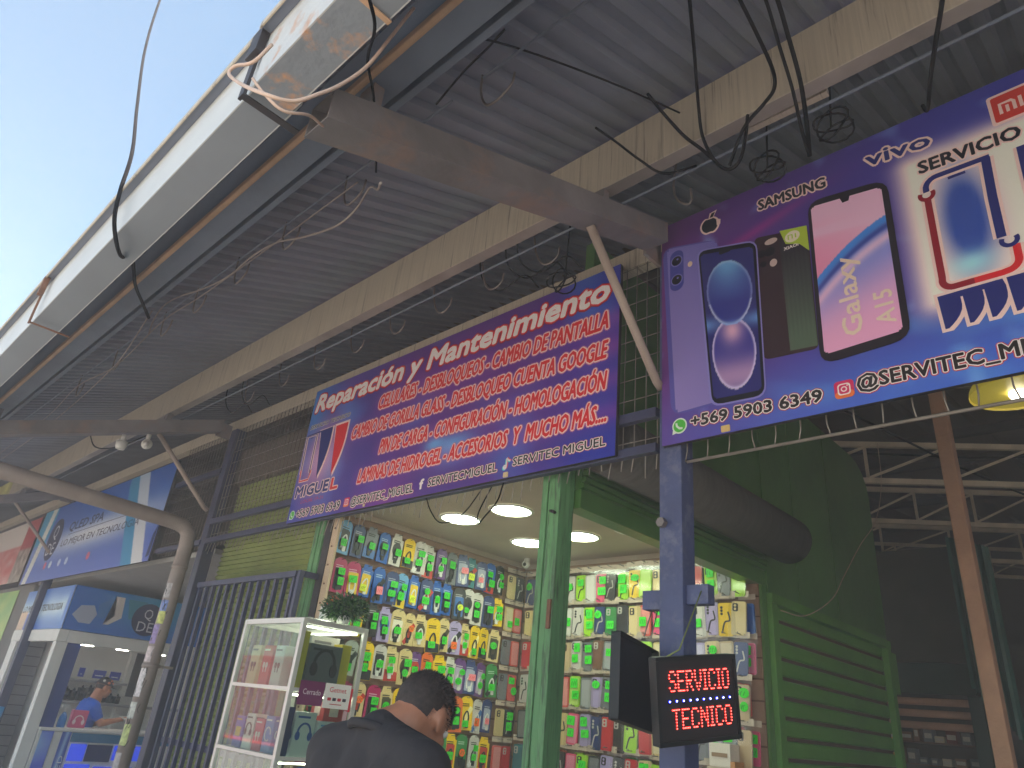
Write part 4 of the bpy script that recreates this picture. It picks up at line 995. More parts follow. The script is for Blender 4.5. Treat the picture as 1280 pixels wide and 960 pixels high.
def gal(u, v):
    k = v - (.55 + .30 * (u - .2)) + .12 * (u - .5) ** 2
    if k > .03: return mixc((232, 136, 172), (224, 176, 204), gs(v - .98, .25) + .5 * gs(v - .80, .03) + .5 * u * gs(v - .7, .2))
    c = mixc((214, 162, 204), (126, 134, 206), gs(v - .42 - .2 * u, .25))
    c = mixc(c, (60, 130, 210), gs(k, .05)); c = mixc(c, (40, 60, 150), gs(k + .05, .025)); c = mixc(c, (230, 190, 214), .8 * gs(k + .12, .04))
    return mixc(c, (224, 156, 190), gs(v, .3) * .8)
printed('screen_print', FS, [(-.872, 3.70), (-.58, 3.66), (-.59, 2.965), (-.885, 2.948)], .006, gal, 60, 110, M['print'], ph, rad=.09, asp=2.4, ink=1.25)
bm = B(); plate(bm, FS, [(-.752, 3.70), (-.702, 3.693), (-.712, 3.655), (-.738, 3.655)], .0065, .007, 0); obj('notch', bm, [flat(34, 24, 34)], ph)
FV = lambda x, z: Fr((x, 2.58, z), (0, 0, 1), (-1, 0, 0))
text_part('screen_lettering', FV(-.735, 2.99), ph, 'Galaxy', 0, .37, -.012, .072, .0072, [(0, flat(240, 216, 196))], bold=.02)
text_part('screen_lettering', FV(-.613, 3.0), ph, 'A15', 0, .15, -.01, .065, .0072, [(0, flat(240, 216, 196))], bold=.02)
# emblem
text_part('emblem_lettering', FS, s2, 'SERVICIO TECNICO', -.435, .30, 3.652, .058, .001, [(.07, PINK), (0, INK)], bold=.035, z1=3.63)
bm = B()
_e = [0]
def em(pts, w, mi):
    _e[0] += .0001; ribbon(bm, FS, pts, w + .022, .001, .0015 + _e[0], 0); ribbon(bm, FS, pts, w, .002, .0028 + _e[0], mi)
arc = lambda cx, cz, r, a, b, n=6: [(cx + r * math.cos(a + (b - a) * k / n), cz + r * math.sin(a + (b - a) * k / n)) for k in range(n + 1)]
em([(-.425, 3.55), (-.425, 3.565)] + arc(-.38, 3.565, .045, PI, PI / 2) + [(-.215, 3.607), (-.20, 3.607)], .022, 1)
em([(-.213, 3.607), (-.222, 3.42), (-.226, 3.235)], .03, 1)
em([(-.426, 3.52), (-.430, 3.3), (-.432, 3.14)] + arc(-.40, 3.125, .034, PI, 1.5 * PI) + [(-.33, 3.091)], .024, 2)
em([(-.335, 3.091), (-.25, 3.09)] + arc(-.235, 3.135, .043, 1.5 * PI, 2 * PI) + [(-.19, 3.19)], .024, 3)
em([(-.10, 3.60), (-.105, 3.45), (-.108, 3.2), (-.15, 3.09)], .03, 1)
ribbon(bm, FS, [(-.345, 3.578), (-.285, 3.578)], .012, .002, .003, 1)
for cx, cz, mi, a in ((-.426, 3.537, 2, .5), (-.206, 3.215, 1, 0.3)):
    ribbon(bm, FS, arc(cx, cz, .024, PI * .85, PI * 2.15, 10), .016, .003, .004, mi)
obj('emblem', bm, [PINK, NAVY, REDD, RED], s2)
bm = B()
def blade(x0, x1, zt, zb, mi, g, d):
    plate(bm, FS, [(x0 - g, zt + g), (x1 + g, zt + g)] + [(x1 + .006 + g - (x1 - x0 - .012) * max(0, (t - .4) / .6) ** 2, zt + (zb - zt) * t - g * t) for t in (.2, .4, .55, .7, .82, .92, 1)] + [(x0 + .006 - g, zb - g)], d, d + .0008, mi)
for g, mi, d in ((.012, 0, .0022), (0, 1, .0034)):
    for x0, x1 in ((-.460, -.394), (-.382, -.324), (-.314, -.254), (-.242, -.188)): blade(x0, x1, 3.066, 2.925, mi, g, d + x0 * .0012)
    plate(bm, FS, [(-.405 - g, 3.066 + g), (-.27 + g, 3.066 + g), (-.27, 3.046 - g), (-.405 - g, 3.04 - g)], d, d + .0009, mi)
obj('emblem', bm, [PINK, NAVY], s2)
text_part('emblem_lettering', FS, s2, 'GUEL', -.172, .27, 2.93, .132, .003, [(.05, PINK), (0, NAVY)], bold=.05)
text_part('emblem_lettering', FS, s2, 'LOCAL 19-21', -.05, .24, 2.87, .05, .001, [(.06, PINK), (0, RED)], bold=.03)
text_part('phone_number', FS, s2, '+569 5903 6349', -1.497, -.915, 2.765, .052, .001, [(.10, flat(176, 40, 60)), (.055, WHITE), (0, NUM)], bold=.035, z1=2.75)
text_part('account_name', FS, s2, '@SERVITEC_MIGUEL', -.778, -.035, 2.765, .056, .001, [(.085, flat(206, 40, 56)), (.045, WHITE), (0, NUM)], bold=.03, z1=2.757)
badge(s2, 'chat', -1.556, 2.782, .038); badge(s2, 'photo', -.828, 2.78, .037)
bm = B(); plate(bm, FS, rrect(-1.35, -1.31, 2.705, 2.735, .004), .001, .006); obj('screw_cap', bm, flat(226, 190, 120), s2)

# ---------------------------------------------------------------- LED signs on the blue post
M['ledred'] = mat('red_led', (255, 60, 40), .4, vary=0, emis=(255, 40, 30), estr=1.1); M['ledcore'] = mat('red_led_core', (255, 200, 190), .4, vary=0, emis=(255, 176, 160), estr=1.3)
M['ledblue'] = mat('blue_led', (60, 70, 255), .4, vary=0, emis=(40, 50, 255), estr=1.6)
M['panelblack'] = mat('black_sign_face', (38, 32, 34), .5, vary=.05)
FONT5 = {'S': '01110 10001 10000 01110 00001 10001 01110', 'E': '11111 10000 10000 11110 10000 10000 11111', 'R': '11110 10001 10001 11110 10100 10010 10001', 'V': '10001 10001 10001 10001 01010 01010 00100',
         'I': '111 010 010 010 010 010 111', 'C': '01110 10001 10000 10000 10000 10001 01110', 'O': '01110 10001 10001 10001 10001 10001 01110', 'T': '11111 00100 00100 00100 00100 00100 00100', 'N': '10001 11001 10101 10101 10011 10001 10001'}
def led_sign(label, FR, w, h, lit):
    t = thing('led_sign', label, 'LED sign', FR.o, 'LED signs on the blue post')
    bm = B(); plate(bm, FR, rrect(0, w, 0, h, .006, 3), -.036, -.004, 0); obj('case', bm, M['black'], t)
    bm = B(); b = .014
    for q in ((0, w, 0, b), (0, w, h - b, h), (0, b, b + .0005, h - b - .0005), (w - b, w, b + .0005, h - b - .0005)): plate(bm, FR, [(q[0], q[2]), (q[1], q[2]), (q[1], q[3]), (q[0], q[3])], -.0035, .004)
    obj('bezel', bm, M['black'], t)
    bm = B(); plate(bm, FR, [(b, b), (w - b, b), (w - b, h - b), (b, h - b)], -.0037, -.002); obj('face', bm, M['panelblack'], t)
    if not lit: return t
    def dots(word, x0, x1, z0, z1):
        bm = B(); n = sum(len(FONT5[c].split()[0]) + 1 for c in word) - 1; x = 0
        for c in word:
            rows = FONT5[c].split()
            for r, row in enumerate(rows):
                for k, bit in enumerate(row):
                    if bit == '1':
                        X = x0 + (x + k) / (n - 1) * (x1 - x0); Z = z1 - r / 6 * (z1 - z0)
                        plate(bm, FR, circ(X, Z, .0030, n=8), -.0018, .0005, 0); plate(bm, FR, circ(X, Z, .0011, n=6), .0008, .0012, 1)
            x += len(rows[0]) + 1
        obj('led_word', bm, [M['ledred'], M['ledcore']], t)
    dots('SERVICIO', .062, w - .042, .188 / .31 * h, .256 / .31 * h); dots('TECNICO', .07, w - .04, .058 / .31 * h, .122 / .31 * h)
    bm = B()
    for k in range(10): plate(bm, FR, circ(.058 + k * (w - .1) / 9, .152 / .31 * h, .0042, n=10), -.0018, .0008, 0); plate(bm, FR, circ(.058 + k * (w - .1) / 9, .152 / .31 * h, .0017, n=8), .001, .0014, 1)
    obj('led_row', bm, [M['ledblue'], M['led']], t)
    return t
_ux = Vector((.3125, .9377, .1517)); _uz = Vector((.04, -.1726, .984))
led_sign('lit LED sign reading SERVICIO TECNICO in red dots', Fr((-1.502, 2.351, 1.464), _ux, (_uz - _ux * _uz.dot(_ux) / _ux.dot(_ux))), .389, .295, True)
_ux = Vector((-.158, .983, -.093)).normalized(); _uz = Vector((-.0564, .0855, .995)); _uz = (_uz - _ux * _uz.dot(_ux)).normalized(); _n = _ux.cross(_uz)
led_sign('unlit black LED sign seen from its back, left of the blue post', Fr(Vector((-1.619, 2.2735, 1.5406)) + _ux * .36 - _n * .04, -_ux, _uz), .36, .31, False)
bm = B(); tube(bm, [(-1.49, 2.64, 2.05), (-1.48, 2.45, 1.80), (-1.485, 2.37, 1.765)], .003, 5); tag(obj('hanging_wire', bm, mat('yellow_green_wire', (150, 160, 90), .5)), 'thin yellowish wire holding up the lit LED sign', 'wire')
bm = B(); tube(bm, [(-1.735, 2.655, 1.986), (-1.69, 2.53, 1.86)], .003, 5); tube(bm, [(-1.73, 2.69, 1.986), (-1.70, 2.59, 1.85)], .003, 5); tag(obj('hanging_wire', bm, M['wire']), 'thin wire holding the unlit LED sign under its bracket', 'wire')

# ---------------------------------------------------------------- hanging goods
GREEN = mat('neon_green_tag', (52, 214, 40), .5, vary=0); ORANGE = mat('neon_orange_tag', (255, 110, 30), .5, vary=0); PINKT = mat('neon_pink_tag', (250, 140, 150), .5, vary=0); YEL = mat('neon_yellow_tag', (226, 240, 40), .5, vary=0)
DGREEN = flat(10, 110, 20)
PC = {'yellow': (244, 200, 20), 'cream': (224, 198, 140), 'white': (214, 206, 200), 'black': (50, 48, 52), 'navy': (48, 62, 116), 'blue': (30, 92, 180), 'pale blue': (110, 166, 216), 'purple': (104, 62, 130),
      'magenta': (186, 32, 98), 'pink': (236, 84, 128), 'lilac': (178, 160, 206), 'lime': (170, 224, 40), 'orange': (236, 110, 40), 'red': (206, 44, 50), 'coral': (230, 96, 90), 'green': (60, 140, 74), 'teal': (44, 120, 130),
      'grey': (120, 122, 130), 'beige': (206, 178, 140), 'brown': (122, 84, 66)}
FL = Fr((0, 0, 0), (1, 0, 0), (0, 0, 1))
def tagmesh(bm, x, z, w, h, d, rnd=False, mi=0):
    plate(bm, FL, (circ(x, z, w / 2, h / 2, 14) if rnd else rrect(x - w / 2, x + w / 2, z - h / 2, z + h / 2, .004, 2)), d, d + .001, mi)
    for k in range(random.choice((2, 3))):                     # the unreadable scrawl of a price
        xx = x - w * .3 + k * w * .26; 
        ribbon(bm, FL, [(xx, z - h * .25), (xx + random.uniform(-.1, .1) * w, z), (xx + w * .14, z + h * random.uniform(.1, .28))], .0028, d + .0012, d + .0017, 1)
def pack_card(color, style):                                  # a carded accessory hung on a peg
    t = bpy.data.objects.new('accessory_pack', None); COL.objects.link(t); t.empty_display_size = .03; W[t] = Vector((0, 0, 0))
    c = PC[color]; w = .098; h = .205
    bm = B()
    if style == 'box':
        box(bm, -w / 2, w / 2, .004, .050, -h, -.025, 0, bev=.003); plate(bm, FL, [(-w / 2 + .012, -.025), (w / 2 - .012, -.025), (w / 2 - .02, 0.01), (-w / 2 + .02, .01)], -.012, -.010, 0)
        FLo = Fr((0, .004, 0), (1, 0, 0), (0, 0, 1))
    else:
        P_ = [(-w / 2, -h), (w / 2, -h), (w / 2, -.03)] + [(w / 2 * math.cos(a), -.03 + .04 * math.sin(a)) for a in [PI * k / 8 for k in range(1, 8)]] + [(-w / 2, -.03)]
        plate(bm, FL, P_, -.014, -.006, 0); FLo = Fr((0, .006, 0), (1, 0, 0), (0, 0, 1))
    dark = tuple(int(v * .35) for v in c); light = tuple(int(v + (255 - v) * .6) for v in c)
    obj('card', bm, flat(*c), t)
    bm = B(); k = random.choice(('band', 'circle', 'panel', 'swoosh', 'panel'))
    if k == 'band': plate(bm, FLo, [(-w / 2 + .002, -h + .002), (w / 2 - .002, -h + .002), (w / 2 - .002, -h + .055), (-w / 2 + .002, -h + .075)], .0, .0015, 0)
    elif k == 'circle': plate(bm, FLo, circ(0, -.10, .036, .05), .0, .0015, 0)
    elif k == 'panel': plate(bm, FLo, rrect(-.034, .034, -h + .02, -.055, .008), .0, .0015, 0)
    else:
        ribbon(bm, FLo, catmull2([(-.04, -h + .01), (.0, -h + .06), (.01, -.11), (.042, -.06)]), .03, 0, .0015, 0)
    ribbon(bm, FLo, catmull2([(-.016, -.17), (-.02, -.12), (.004, -.085), (.018, -.12), (.012, -.165)]), .009, .0018, .006, 1)
    box_x = random.uniform(-.01, .01); plate(bm, FLo, rrect(box_x - .012, box_x + .012, -.19, -.155, .004, 2), .0018, .008, 1)
    for q in range(2): plate(bm, FLo, [(-.034, -.043 - q * .012), (.02, -.043 - q * .012), (.02, -.037 - q * .012), (-.034, -.037 - q * .012)], .001, .002, 2)
    ms = [flat(*random.choice((dark, dark, light, (40, 40, 46), (40, 40, 46), (200, 60, 50), (60, 110, 180), (236, 196, 40)))), flat(*random.choice(((32, 32, 36), (228, 226, 222), (32, 32, 36)))), flat(*(light if sum(c) < 330 else dark))]
    obj('product_picture', bm, ms, t)
    bm = B(); tube(bm, [(0, .055, .0), (0, -.03, .0), (0, -.036, .008)], .0022, 5); obj('peg', bm, M['hook'], t)
    return t
def catmull2(p): return [(v.x, v.y) for v in catmull([Vector((a, b, 0)) for a, b in p], 5)]
def pack_case(color, style):                                  # a phone case in a clear bag
    t = bpy.data.objects.new('phone_case_pack', None); COL.objects.link(t); t.empty_display_size = .03; W[t] = Vector((0, 0, 0))
    c = PC[color]; bm = B()
    plate(bm, FL, rrect(-.038, .038, -.195, -.038, .012), .004, .014, 0)
    if style == 1:
        plate(bm, FL, rrect(-.031, -.003, -.085, -.047, .007, 3), .0143, .0165, 1)
        for z in (-.058, -.074): plate(bm, FL, circ(-.017, z, .006, n=10), .0166, .0175, 0)
    elif style == 2:
        ribbon(bm, FL, catmull2([(-.02, -.18), (-.005, -.13), (.02, -.12), (.012, -.08)]), .007, .0143, .016, 1)
        for z in (-.06, -.075, -.09): plate(bm, FL, circ(-.02, z, .0065, n=10), .0143, .016, 1)
    else: plate(bm, FL, rrect(-.030, .030, -.186, -.047, .008), .0143, .0155, 1)
    dk = tuple(int(v * .5) for v in c); lt = tuple(int(v + (255 - v) * .35) for v in c)
    o = obj('case', bm, [flat(*c, .3), flat(*(lt if style == 3 else (30, 30, 34) if sum(c) > 300 else (196, 190, 184)), .3)], t)
    bm = B(); n = 5                                            # bag with a header strip
    plate(bm, FL, [(-.05, -.212), (.05, -.212), (.05, -.018), (-.05, -.018)], .0195, .0198, 0)
    plate(bm, FL, [(-.05, -.0175), (.05, -.0175), (.05, .012), (-.05, .012)], .010, .0115, 1)
    obj('bag', bm, [M['clear'], flat(206, 186, 168)], t)
    bm = B(); tube(bm, [(0, -.06, .0), (0, .0, .0)], .0022, 5); tube(bm, [(0, .055, 0), (0, -.04, 0), (0, -.046, .008)], .0022, 5); obj('peg', bm, M['hook'], t)
    return t
def add_tag(root, m, n, case=False):
    d = .0205 if case else .010
    for i in range(n):
        bm = B(); tagmesh(bm, random.uniform(-.014, .014), -.075 - .06 * i - random.uniform(0, .04) * (n == 1) * 2.2, .05 * random.uniform(.85, 1.1), .046 * random.uniform(.85, 1.1), d if case else .011, random.random() < .25)
        obj('price_tag', bm, [m, DGREEN if m is not PINKT else RED], root)
ORD = 'first second third fourth fifth sixth seventh eighth ninth tenth eleventh twelfth thirteenth fourteenth fifteenth sixteenth seventeenth eighteenth nineteenth twentieth'.split()
_protos = {}
def proto(kind, color):
    k = (kind, color)
    if k not in _protos:
        L_ = []
        if kind == 'card':
            for st in ('card', 'box', 'card'):
                for tm, tn in ((GREEN, 1), (GREEN, 2), (random.choice((ORANGE, PINKT, GREEN, YEL)), 1)):
                    t = pack_card(color, st); add_tag(t, tm, tn); L_.append((t, {GREEN: 'green', ORANGE: 'orange', PINKT: 'pink', YEL: 'yellow'}[tm], tn))
        else:
            for st in (1, 2, 3):
                for tm, tn in ((GREEN, 1), (GREEN, 2), (None, 0), (None, 0), (None, 0)):
                    t = pack_case(color, st)
                    if tn: add_tag(t, tm, tn, True)
                    L_.append((t, 'green', tn))
        _protos[k] = L_
    return random.choice(_protos[k])
def hang(kind, color, loc, rz, label_tail, group, sc=1.0, tilt=0.0):
    p, tn, n = proto(kind, color)
    o = copy_tree(p); o.location = loc; o.rotation_euler = (0, tilt, rz); o.scale = (sc, sc, sc)
    tags = {0: 'untagged', 1: 'one %s tag' % tn, 2: 'two %s tags' % tn}[n]
    o['label'] = '%s %s, %s, %s' % (color, 'carded pack' if kind == 'card' else 'bagged case', tags, label_tail)
    o['category'] = 'accessory pack' if kind == 'card' else 'phone case'; o['group'] = group
    return o
side_rows = ['pale blue,navy,grey,blue,white,yellow,white,white,purple,grey,navy,teal,navy,blue,black',
             'magenta,magenta,blue,blue,navy,pale blue,blue,navy,blue,blue,black,white,white,navy,yellow',
             'orange,blue,yellow,black,lilac,cream,cream,cream,yellow,cream,lilac,cream,yellow,yellow,cream',
             'grey,black,white,yellow,white,cream,cream,purple,orange,yellow,white,purple,navy,purple,green',
             'green,green,magenta,cream,magenta,cream,yellow,cream,yellow,lilac,green,orange,yellow,white,navy',
             'magenta,black,cream,navy,grey,magenta,pink,cream,magenta,lilac,green,yellow,green,white,yellow',
             'blue,pale blue,magenta,cream,yellow,purple,navy,white,yellow,teal,blue,green,black,lilac,white']
RN = ['top', 'second', 'third', 'fourth', 'fifth', 'sixth', 'lowest']
for r, row in enumerate(side_rows):
    z = 2.735 - r * .275
    for k, c in enumerate(row.split(',')):
        y = 2.86 + k * .118
        hang('card', c, (SX0 + .085, y + random.uniform(-.012, .012), z + random.uniform(-.01, .008)), PI / 2 + random.uniform(-.3, .18), '%s from the front, %s row, side wall' % (ORD[k], RN[r]), 'accessory packs on the side wall', random.uniform(1.08, 1.24), random.uniform(-.07, .07))
    for k, c in enumerate(('beige', 'cream')):
        hang('case', random.choice(('coral', 'grey', 'red', 'black', 'cream')), (SX0 + .09, 4.64 + k * .11, z), PI / 2, '%s from the corner, %s row, side wall' % (ORD[1 - k], RN[r]), 'phone cases by the shop corner', 1.3)
back_rows = ['navy,grey,navy,white,white,lime,white,pink,black,lime,yellow,lime,cream,grey,cream,red,lime,grey,lime',
             'cream,black,coral,pink,white,white,lime,navy,green,black,cream,coral,pink,navy,red,white,lilac,yellow,cream',
             'red,black,red,lime,beige,white,grey,brown,grey,red,coral,lime,cream,red,blue,lilac,cream,beige,navy',
             'white,orange,lime,red,coral,lime,grey,lilac,grey,black,red,green,lime,pink,cream,red,teal,grey,beige',
             'black,red,pink,black,cream,pink,lilac,navy,red,black,lime,red,cream,coral,navy,grey,lilac,grey,beige',
             'teal,navy,coral,brown,black,pink,lime,black,lilac,black,red,cream,lime,navy,red,lime,black,grey,white',
             'pink,lime,black,grey,red,cream,navy,lilac,coral,lime,black,white,red,teal,pink,grey,cream,black,red']
for r, row in enumerate(back_rows):
    z = 2.735 - r * .27
    for k, c in enumerate(row.split(',')):
        x = -4.40 + k * .111
        if r >= 5 and k >= 16: continue
        rz = random.uniform(-.12, .12)
        hang('case', c, (x + random.uniform(-.008, .008), SY1 - .10, z + random.uniform(-.012, .006)), rz, '%s from the side wall, %s row, back wall' % (ORD[k], RN[r]), 'phone cases on the back wall', random.uniform(1.36, 1.46), random.uniform(-.06, .06))
        c2 = random.choice(list(PC))
        hang('case', c2, (x + random.choice((-.03, .032)), SY1 - .05, z - random.uniform(-.01, .02)), rz, 'hidden behind the %s in the %s row' % (ORD[k], RN[r]), 'phone cases hanging behind others on the back wall', 1.3, random.uniform(-.05, .05))
for L_ in _protos.values():
    for t, a, b in L_:
        for ch in list(t.children): bpy.data.objects.remove(ch)
        bpy.data.objects.remove(t)
# hanging rails along the rows
for r in range(7):
    z = 2.735 - r * .275; bm = B(); box(bm, SX0 + .017, SX0 + .028, 2.78, 4.86, z - .012, z + .012); obj('peg_rail', bm, M['brownrail'], shop)
    z = 2.735 - r * .27; bm = B(); box(bm, -4.5, -2.42, SY1 - .012, SY1 + .003, z - .012, z + .012); obj('peg_rail', bm, M['brownrail'], shop)
# cartons and rolls on the right of the back wall
for i, (x0, x1, z0, z1, c, nm) in enumerate(((-2.62, -2.47, 1.12, 1.36, (206, 186, 160), 'large cream'), (-2.60, -2.45, 1.362, 1.50, (226, 214, 200), 'white'), (-2.455, -2.42, 1.12, 1.40, (190, 130, 80), 'slim brown'))):
    bm = B(); box(bm, x0, x1, 4.66, 4.84, z0, z1, bev=.004); box(bm, x0 + .02, x1 - .02, 4.655, 4.659, (z0 + z1) / 2 - .012, (z0 + z1) / 2 + .012, mi=1)
    tag(obj('carton', bm, [flat(*c), flat(150, 120, 90)]), '%s carton at the right end of the back wall beside the rear post' % nm, 'carton')
bm = B(); box(bm, -2.66, -2.40, 4.60, 4.88, .135, 1.118, bev=.004); box(bm, -2.655, -2.405, 4.595, 4.599, .2, .6, mi=1); tag(obj('storage_cabinet', bm, [M['white'], M['greyslat']]), 'white cabinet under the cartons beside the rear post', 'cabinet')

# ---------------------------------------------------------------- glass showcase in front of the shop
M['strip'] = mat('showcase_led_strip', (255, 255, 255), .4, vary=0, emis=(255, 246, 226), estr=4.0)
sc = thing('glass_showcase', 'aluminium and glass showcase of boxed headphones in front of the shop', 'showcase', (-4.1, 2.43, .13))
X0, X1, Y0, Y1, ZB, ZT = -4.47, -3.765, 2.20, 2.655, .135, 1.925
bm = B(); w = .028
for x in (X0, X1 - w):
    for y in (Y0, Y1 - w): box(bm, x, x + w, y, y + w, ZB, ZT, bev=.003)
for z in (ZT - w, 1.54, 1.20, .80, .5):
    hh = w if z > 1.8 else .018
    for y in (Y0 + .002, Y1 - w + .002): box(bm, X0 + w + .001, X1 - w - .001, y, y + w - .004, z, z + hh)
    for x in (X0 + .002, X1 - w + .002): box(bm, x, x + w - .004, Y0 + w + .001, Y1 - w - .001, z, z + hh)
obj('frame', bm, M['alu'], sc)
bm = B()
box(bm, X0 + w, X1 - w, Y0 + .012, Y0 + .016, .52, ZT - w); obj('front_glass', bm, M['glass'], sc)
bm = B(); box(bm, X1 - .016, X1 - .012, Y0 + w, Y1 - w, .52, ZT - w); obj('side_glass', bm, M['glass'], sc)
bm = B(); box(bm, X0 + .01, X1 - .01, Y0 + .01, Y1 - .01, ZT + .001, ZT + .006); obj('top_glass', bm, M['glass'], sc)
for z in (1.545, 1.205, .805):
    bm = B(); box(bm, X0 + w, X1 - w, Y0 + .03, Y1 - .03, z + .001, z + .008); obj('shelf', bm, M['glass'], sc)
bm = B(); box(bm, X0 + .01, X1 - .01, Y0 + .01, Y1 - .01, .136, .50); obj('base', bm, M['white'], sc)
def boxed(label, c, x0, x1, y0, y1, z0, z1, pic=None, picc=(30, 30, 34), side='y'):
    t = thing('product_box', label, 'box', ((x0 + x1) / 2, (y0 + y1) / 2, z0), 'boxed products in the showcase')
    bm = B(); box(bm, x0, x1, y0, y1, z0, z1, bev=.003); obj('carton', bm, flat(*c), t)
    for F, w_ in ((Fr(((x0 + x1) / 2, y0, (z0 + z1) / 2), (1, 0, 0), (0, 0, 1)), x1 - x0), (Fr((x1, (y0 + y1) / 2, (z0 + z1) / 2), (0, 1, 0), (0, 0, 1)), y1 - y0)):
        if w_ < .08: continue
        bm = B(); s = min(w_, z1 - z0) * .5
        if pic == 'headphones':
            ribbon(bm, F, [(s * .62 * math.cos(a), s * .1 + s * .75 * math.sin(a)) for a in [PI * k / 12 for k in range(13)]], s * .16, .001, .004)
            for k in (-1, 1): plate(bm, F, circ(k * s * .6, -s * .12, s * .22, s * .34, 16), .001, .006)
        elif pic == 'buds':
            for k in (-1, 1): plate(bm, F, circ(k * s * .3, 0, s * .22, s * .3, 14), .001, .004); ribbon(bm, F, [(k * s * .3, -s * .1), (k * s * .25, -s * .7)], s * .12, .001, .003)
        elif pic == 'cable': ribbon(bm, F, [(s * .6 * math.cos(a), s * .7 * math.sin(a)) for a in [2 * PI * k / 14 for k in range(13)]], s * .12, .001, .004)
        else: plate(bm, F, rrect(-s * .6, s * .6, -s * .5, s * .5, s * .1), .001, .003)
        plate(bm, F, [(-w_ * .4, (z1 - z0) * .36), (w_ * .2, (z1 - z0) * .36), (w_ * .2, (z1 - z0) * .41), (-w_ * .4, (z1 - z0) * .41)], .001, .002)
        obj('product_picture', bm, flat(*picc), t)
    return t
boxed('big grey headphone box with black headphones on the top showcase shelf', (98, 100, 104), -3.95, -3.80, 2.30, 2.52, 1.556, 1.80, 'headphones')
boxed('yellow box standing behind the grey headphone box on the top shelf', (232, 200, 40), -3.92, -3.83, 2.53, 2.60, 1.556, 1.82)
boxed('yellow topped narrow box beside the showcase corner, top shelf', (236, 206, 60), -3.85, -3.80, 2.235, 2.285, 1.556, 1.86)
boxed('white box at the back of the top showcase shelf', (214, 206, 200), -4.06, -3.97, 2.40, 2.60, 1.556, 1.86, 'buds', (120, 116, 120))
for k, (x, c, pc) in enumerate(((-4.42, (214, 196, 150), (60, 60, 66)), (-4.27, (206, 44, 44), (236, 226, 220)), (-4.13, (196, 206, 200), (60, 66, 70)))):
    boxed('%s boxed earphones behind the front glass on the top showcase shelf' % ('tan', 'red', 'pale grey')[k], c, x, x + .11, 2.27, 2.33, 1.556, 1.78, 'buds', pc)
boxed('white box picturing blue headphones on the middle showcase shelf', (226, 226, 226), -3.93, -3.80, 2.30, 2.43, 1.215, 1.44, 'headphones', (40, 84, 170))
boxed('white box picturing pale blue headphones, nearer the shop, middle shelf', (216, 222, 228), -3.93, -3.80, 2.45, 2.61, 1.215, 1.40, 'headphones', (90, 160, 210))
boxed('navy box beside the showcase corner on the middle shelf', (40, 50, 110), -3.86, -3.80, 2.235, 2.285, 1.215, 1.46)
boxed('red box lying on top behind the payment card, middle shelf', (200, 60, 56), -3.94, -3.80, 2.47, 2.60, 1.402, 1.50, 'x', (226, 200, 190))
for k, (x, c, p, pc) in enumerate(((-4.43, (50, 80, 190), 'x', (226, 190, 60)), (-4.31, (226, 222, 218), 'headphones', (40, 40, 46)), (-4.19, (200, 40, 80), 'buds', (230, 226, 220)), (-4.08, (60, 120, 190), 'cable', (226, 226, 226)))):
    boxed('%s box behind the front glass on the middle showcase shelf' % ('blue', 'white', 'wine red', 'bright blue')[k], c, x, x + .10, 2.28, 2.36, 1.215, 1.38 + .02 * (k % 2), p, pc)
for k, (x, c) in enumerate(((-4.42, (44, 44, 50)), (-4.27, (186, 50, 90)), (-4.12, (206, 200, 196)), (-3.98, (90, 70, 140)), (-3.86, (40, 40, 48)))):
    boxed('%s box on the lowest visible showcase shelf' % ('black, outermost', 'raspberry', 'off white', 'violet', 'black, by the corner')[k], c, x, x + .10 if x < -3.9 else x + .07, 2.26, 2.5, .815, 1.03, 'cable', (220, 216, 210))
for z, x0, x1 in ((1.895, X0 + .05, X1 - .05), (1.53, X0 + .05, X1 - .05), (1.19, X0 + .05, X1 - .05)):
    bm = B(); box(bm, x0, x1, Y1 - .06, Y1 - .045, z - .012, z - .004); obj('led_strip', bm, M['strip'], sc)
    bm = B(); box(bm, X1 - .075, X1 - .06, Y0 + .05, Y1 - .08, z - .012, z - .004); obj('led_strip', bm, M['strip'], sc)
# cards stuck on the side glass
FG = Fr((X1 + .0005, 0, 0), (0, 1, 0), (0, 0, 1))
t = thing('door_card', 'purple card reading Cerrado stuck on the showcase glass', 'card', (X1, 2.35, 1.49))
bm = B(); plate(bm, FG, [(2.26, 1.475), (2.42, 1.475), (2.42, 1.60), (2.26, 1.60)], .001, .003); obj('card', bm, flat(110, 32, 84), t)
text_part('lettering', FG, t, 'Cerrado', 2.285, 2.40, 1.53, .028, .004, [(0, flat(230, 214, 220))])
t = thing('payment_card', 'white card payment notice with red heading on the showcase glass', 'card', (X1, 2.5, 1.48))
bm = B(); plate(bm, FG, [(2.425, 1.47), (2.60, 1.47), (2.60, 1.60), (2.425, 1.60)], .001, .003); plate(bm, FG, [(2.601, 1.46), (2.615, 1.46), (2.615, 1.585), (2.601, 1.585)], .001, .003, 1); obj('card', bm, [flat(230, 222, 218), flat(206, 40, 60)], t)
text_part('lettering', FG, t, 'Getnet', 2.455, 2.57, 1.555, .026, .004, [(0, flat(206, 40, 60))])
bm = B()
for k in range(4): plate(bm, FG, rrect(2.45 + k * .034, 2.474 + k * .034, 1.51, 1.526, .003, 2), .0032, .004, k % 2)
plate(bm, FG, [(2.47, 1.49), (2.55, 1.49), (2.55, 1.494), (2.47, 1.494)], .0032, .004, 0)
obj('icon', bm, [flat(190, 40, 60), flat(50, 40, 60)], t)
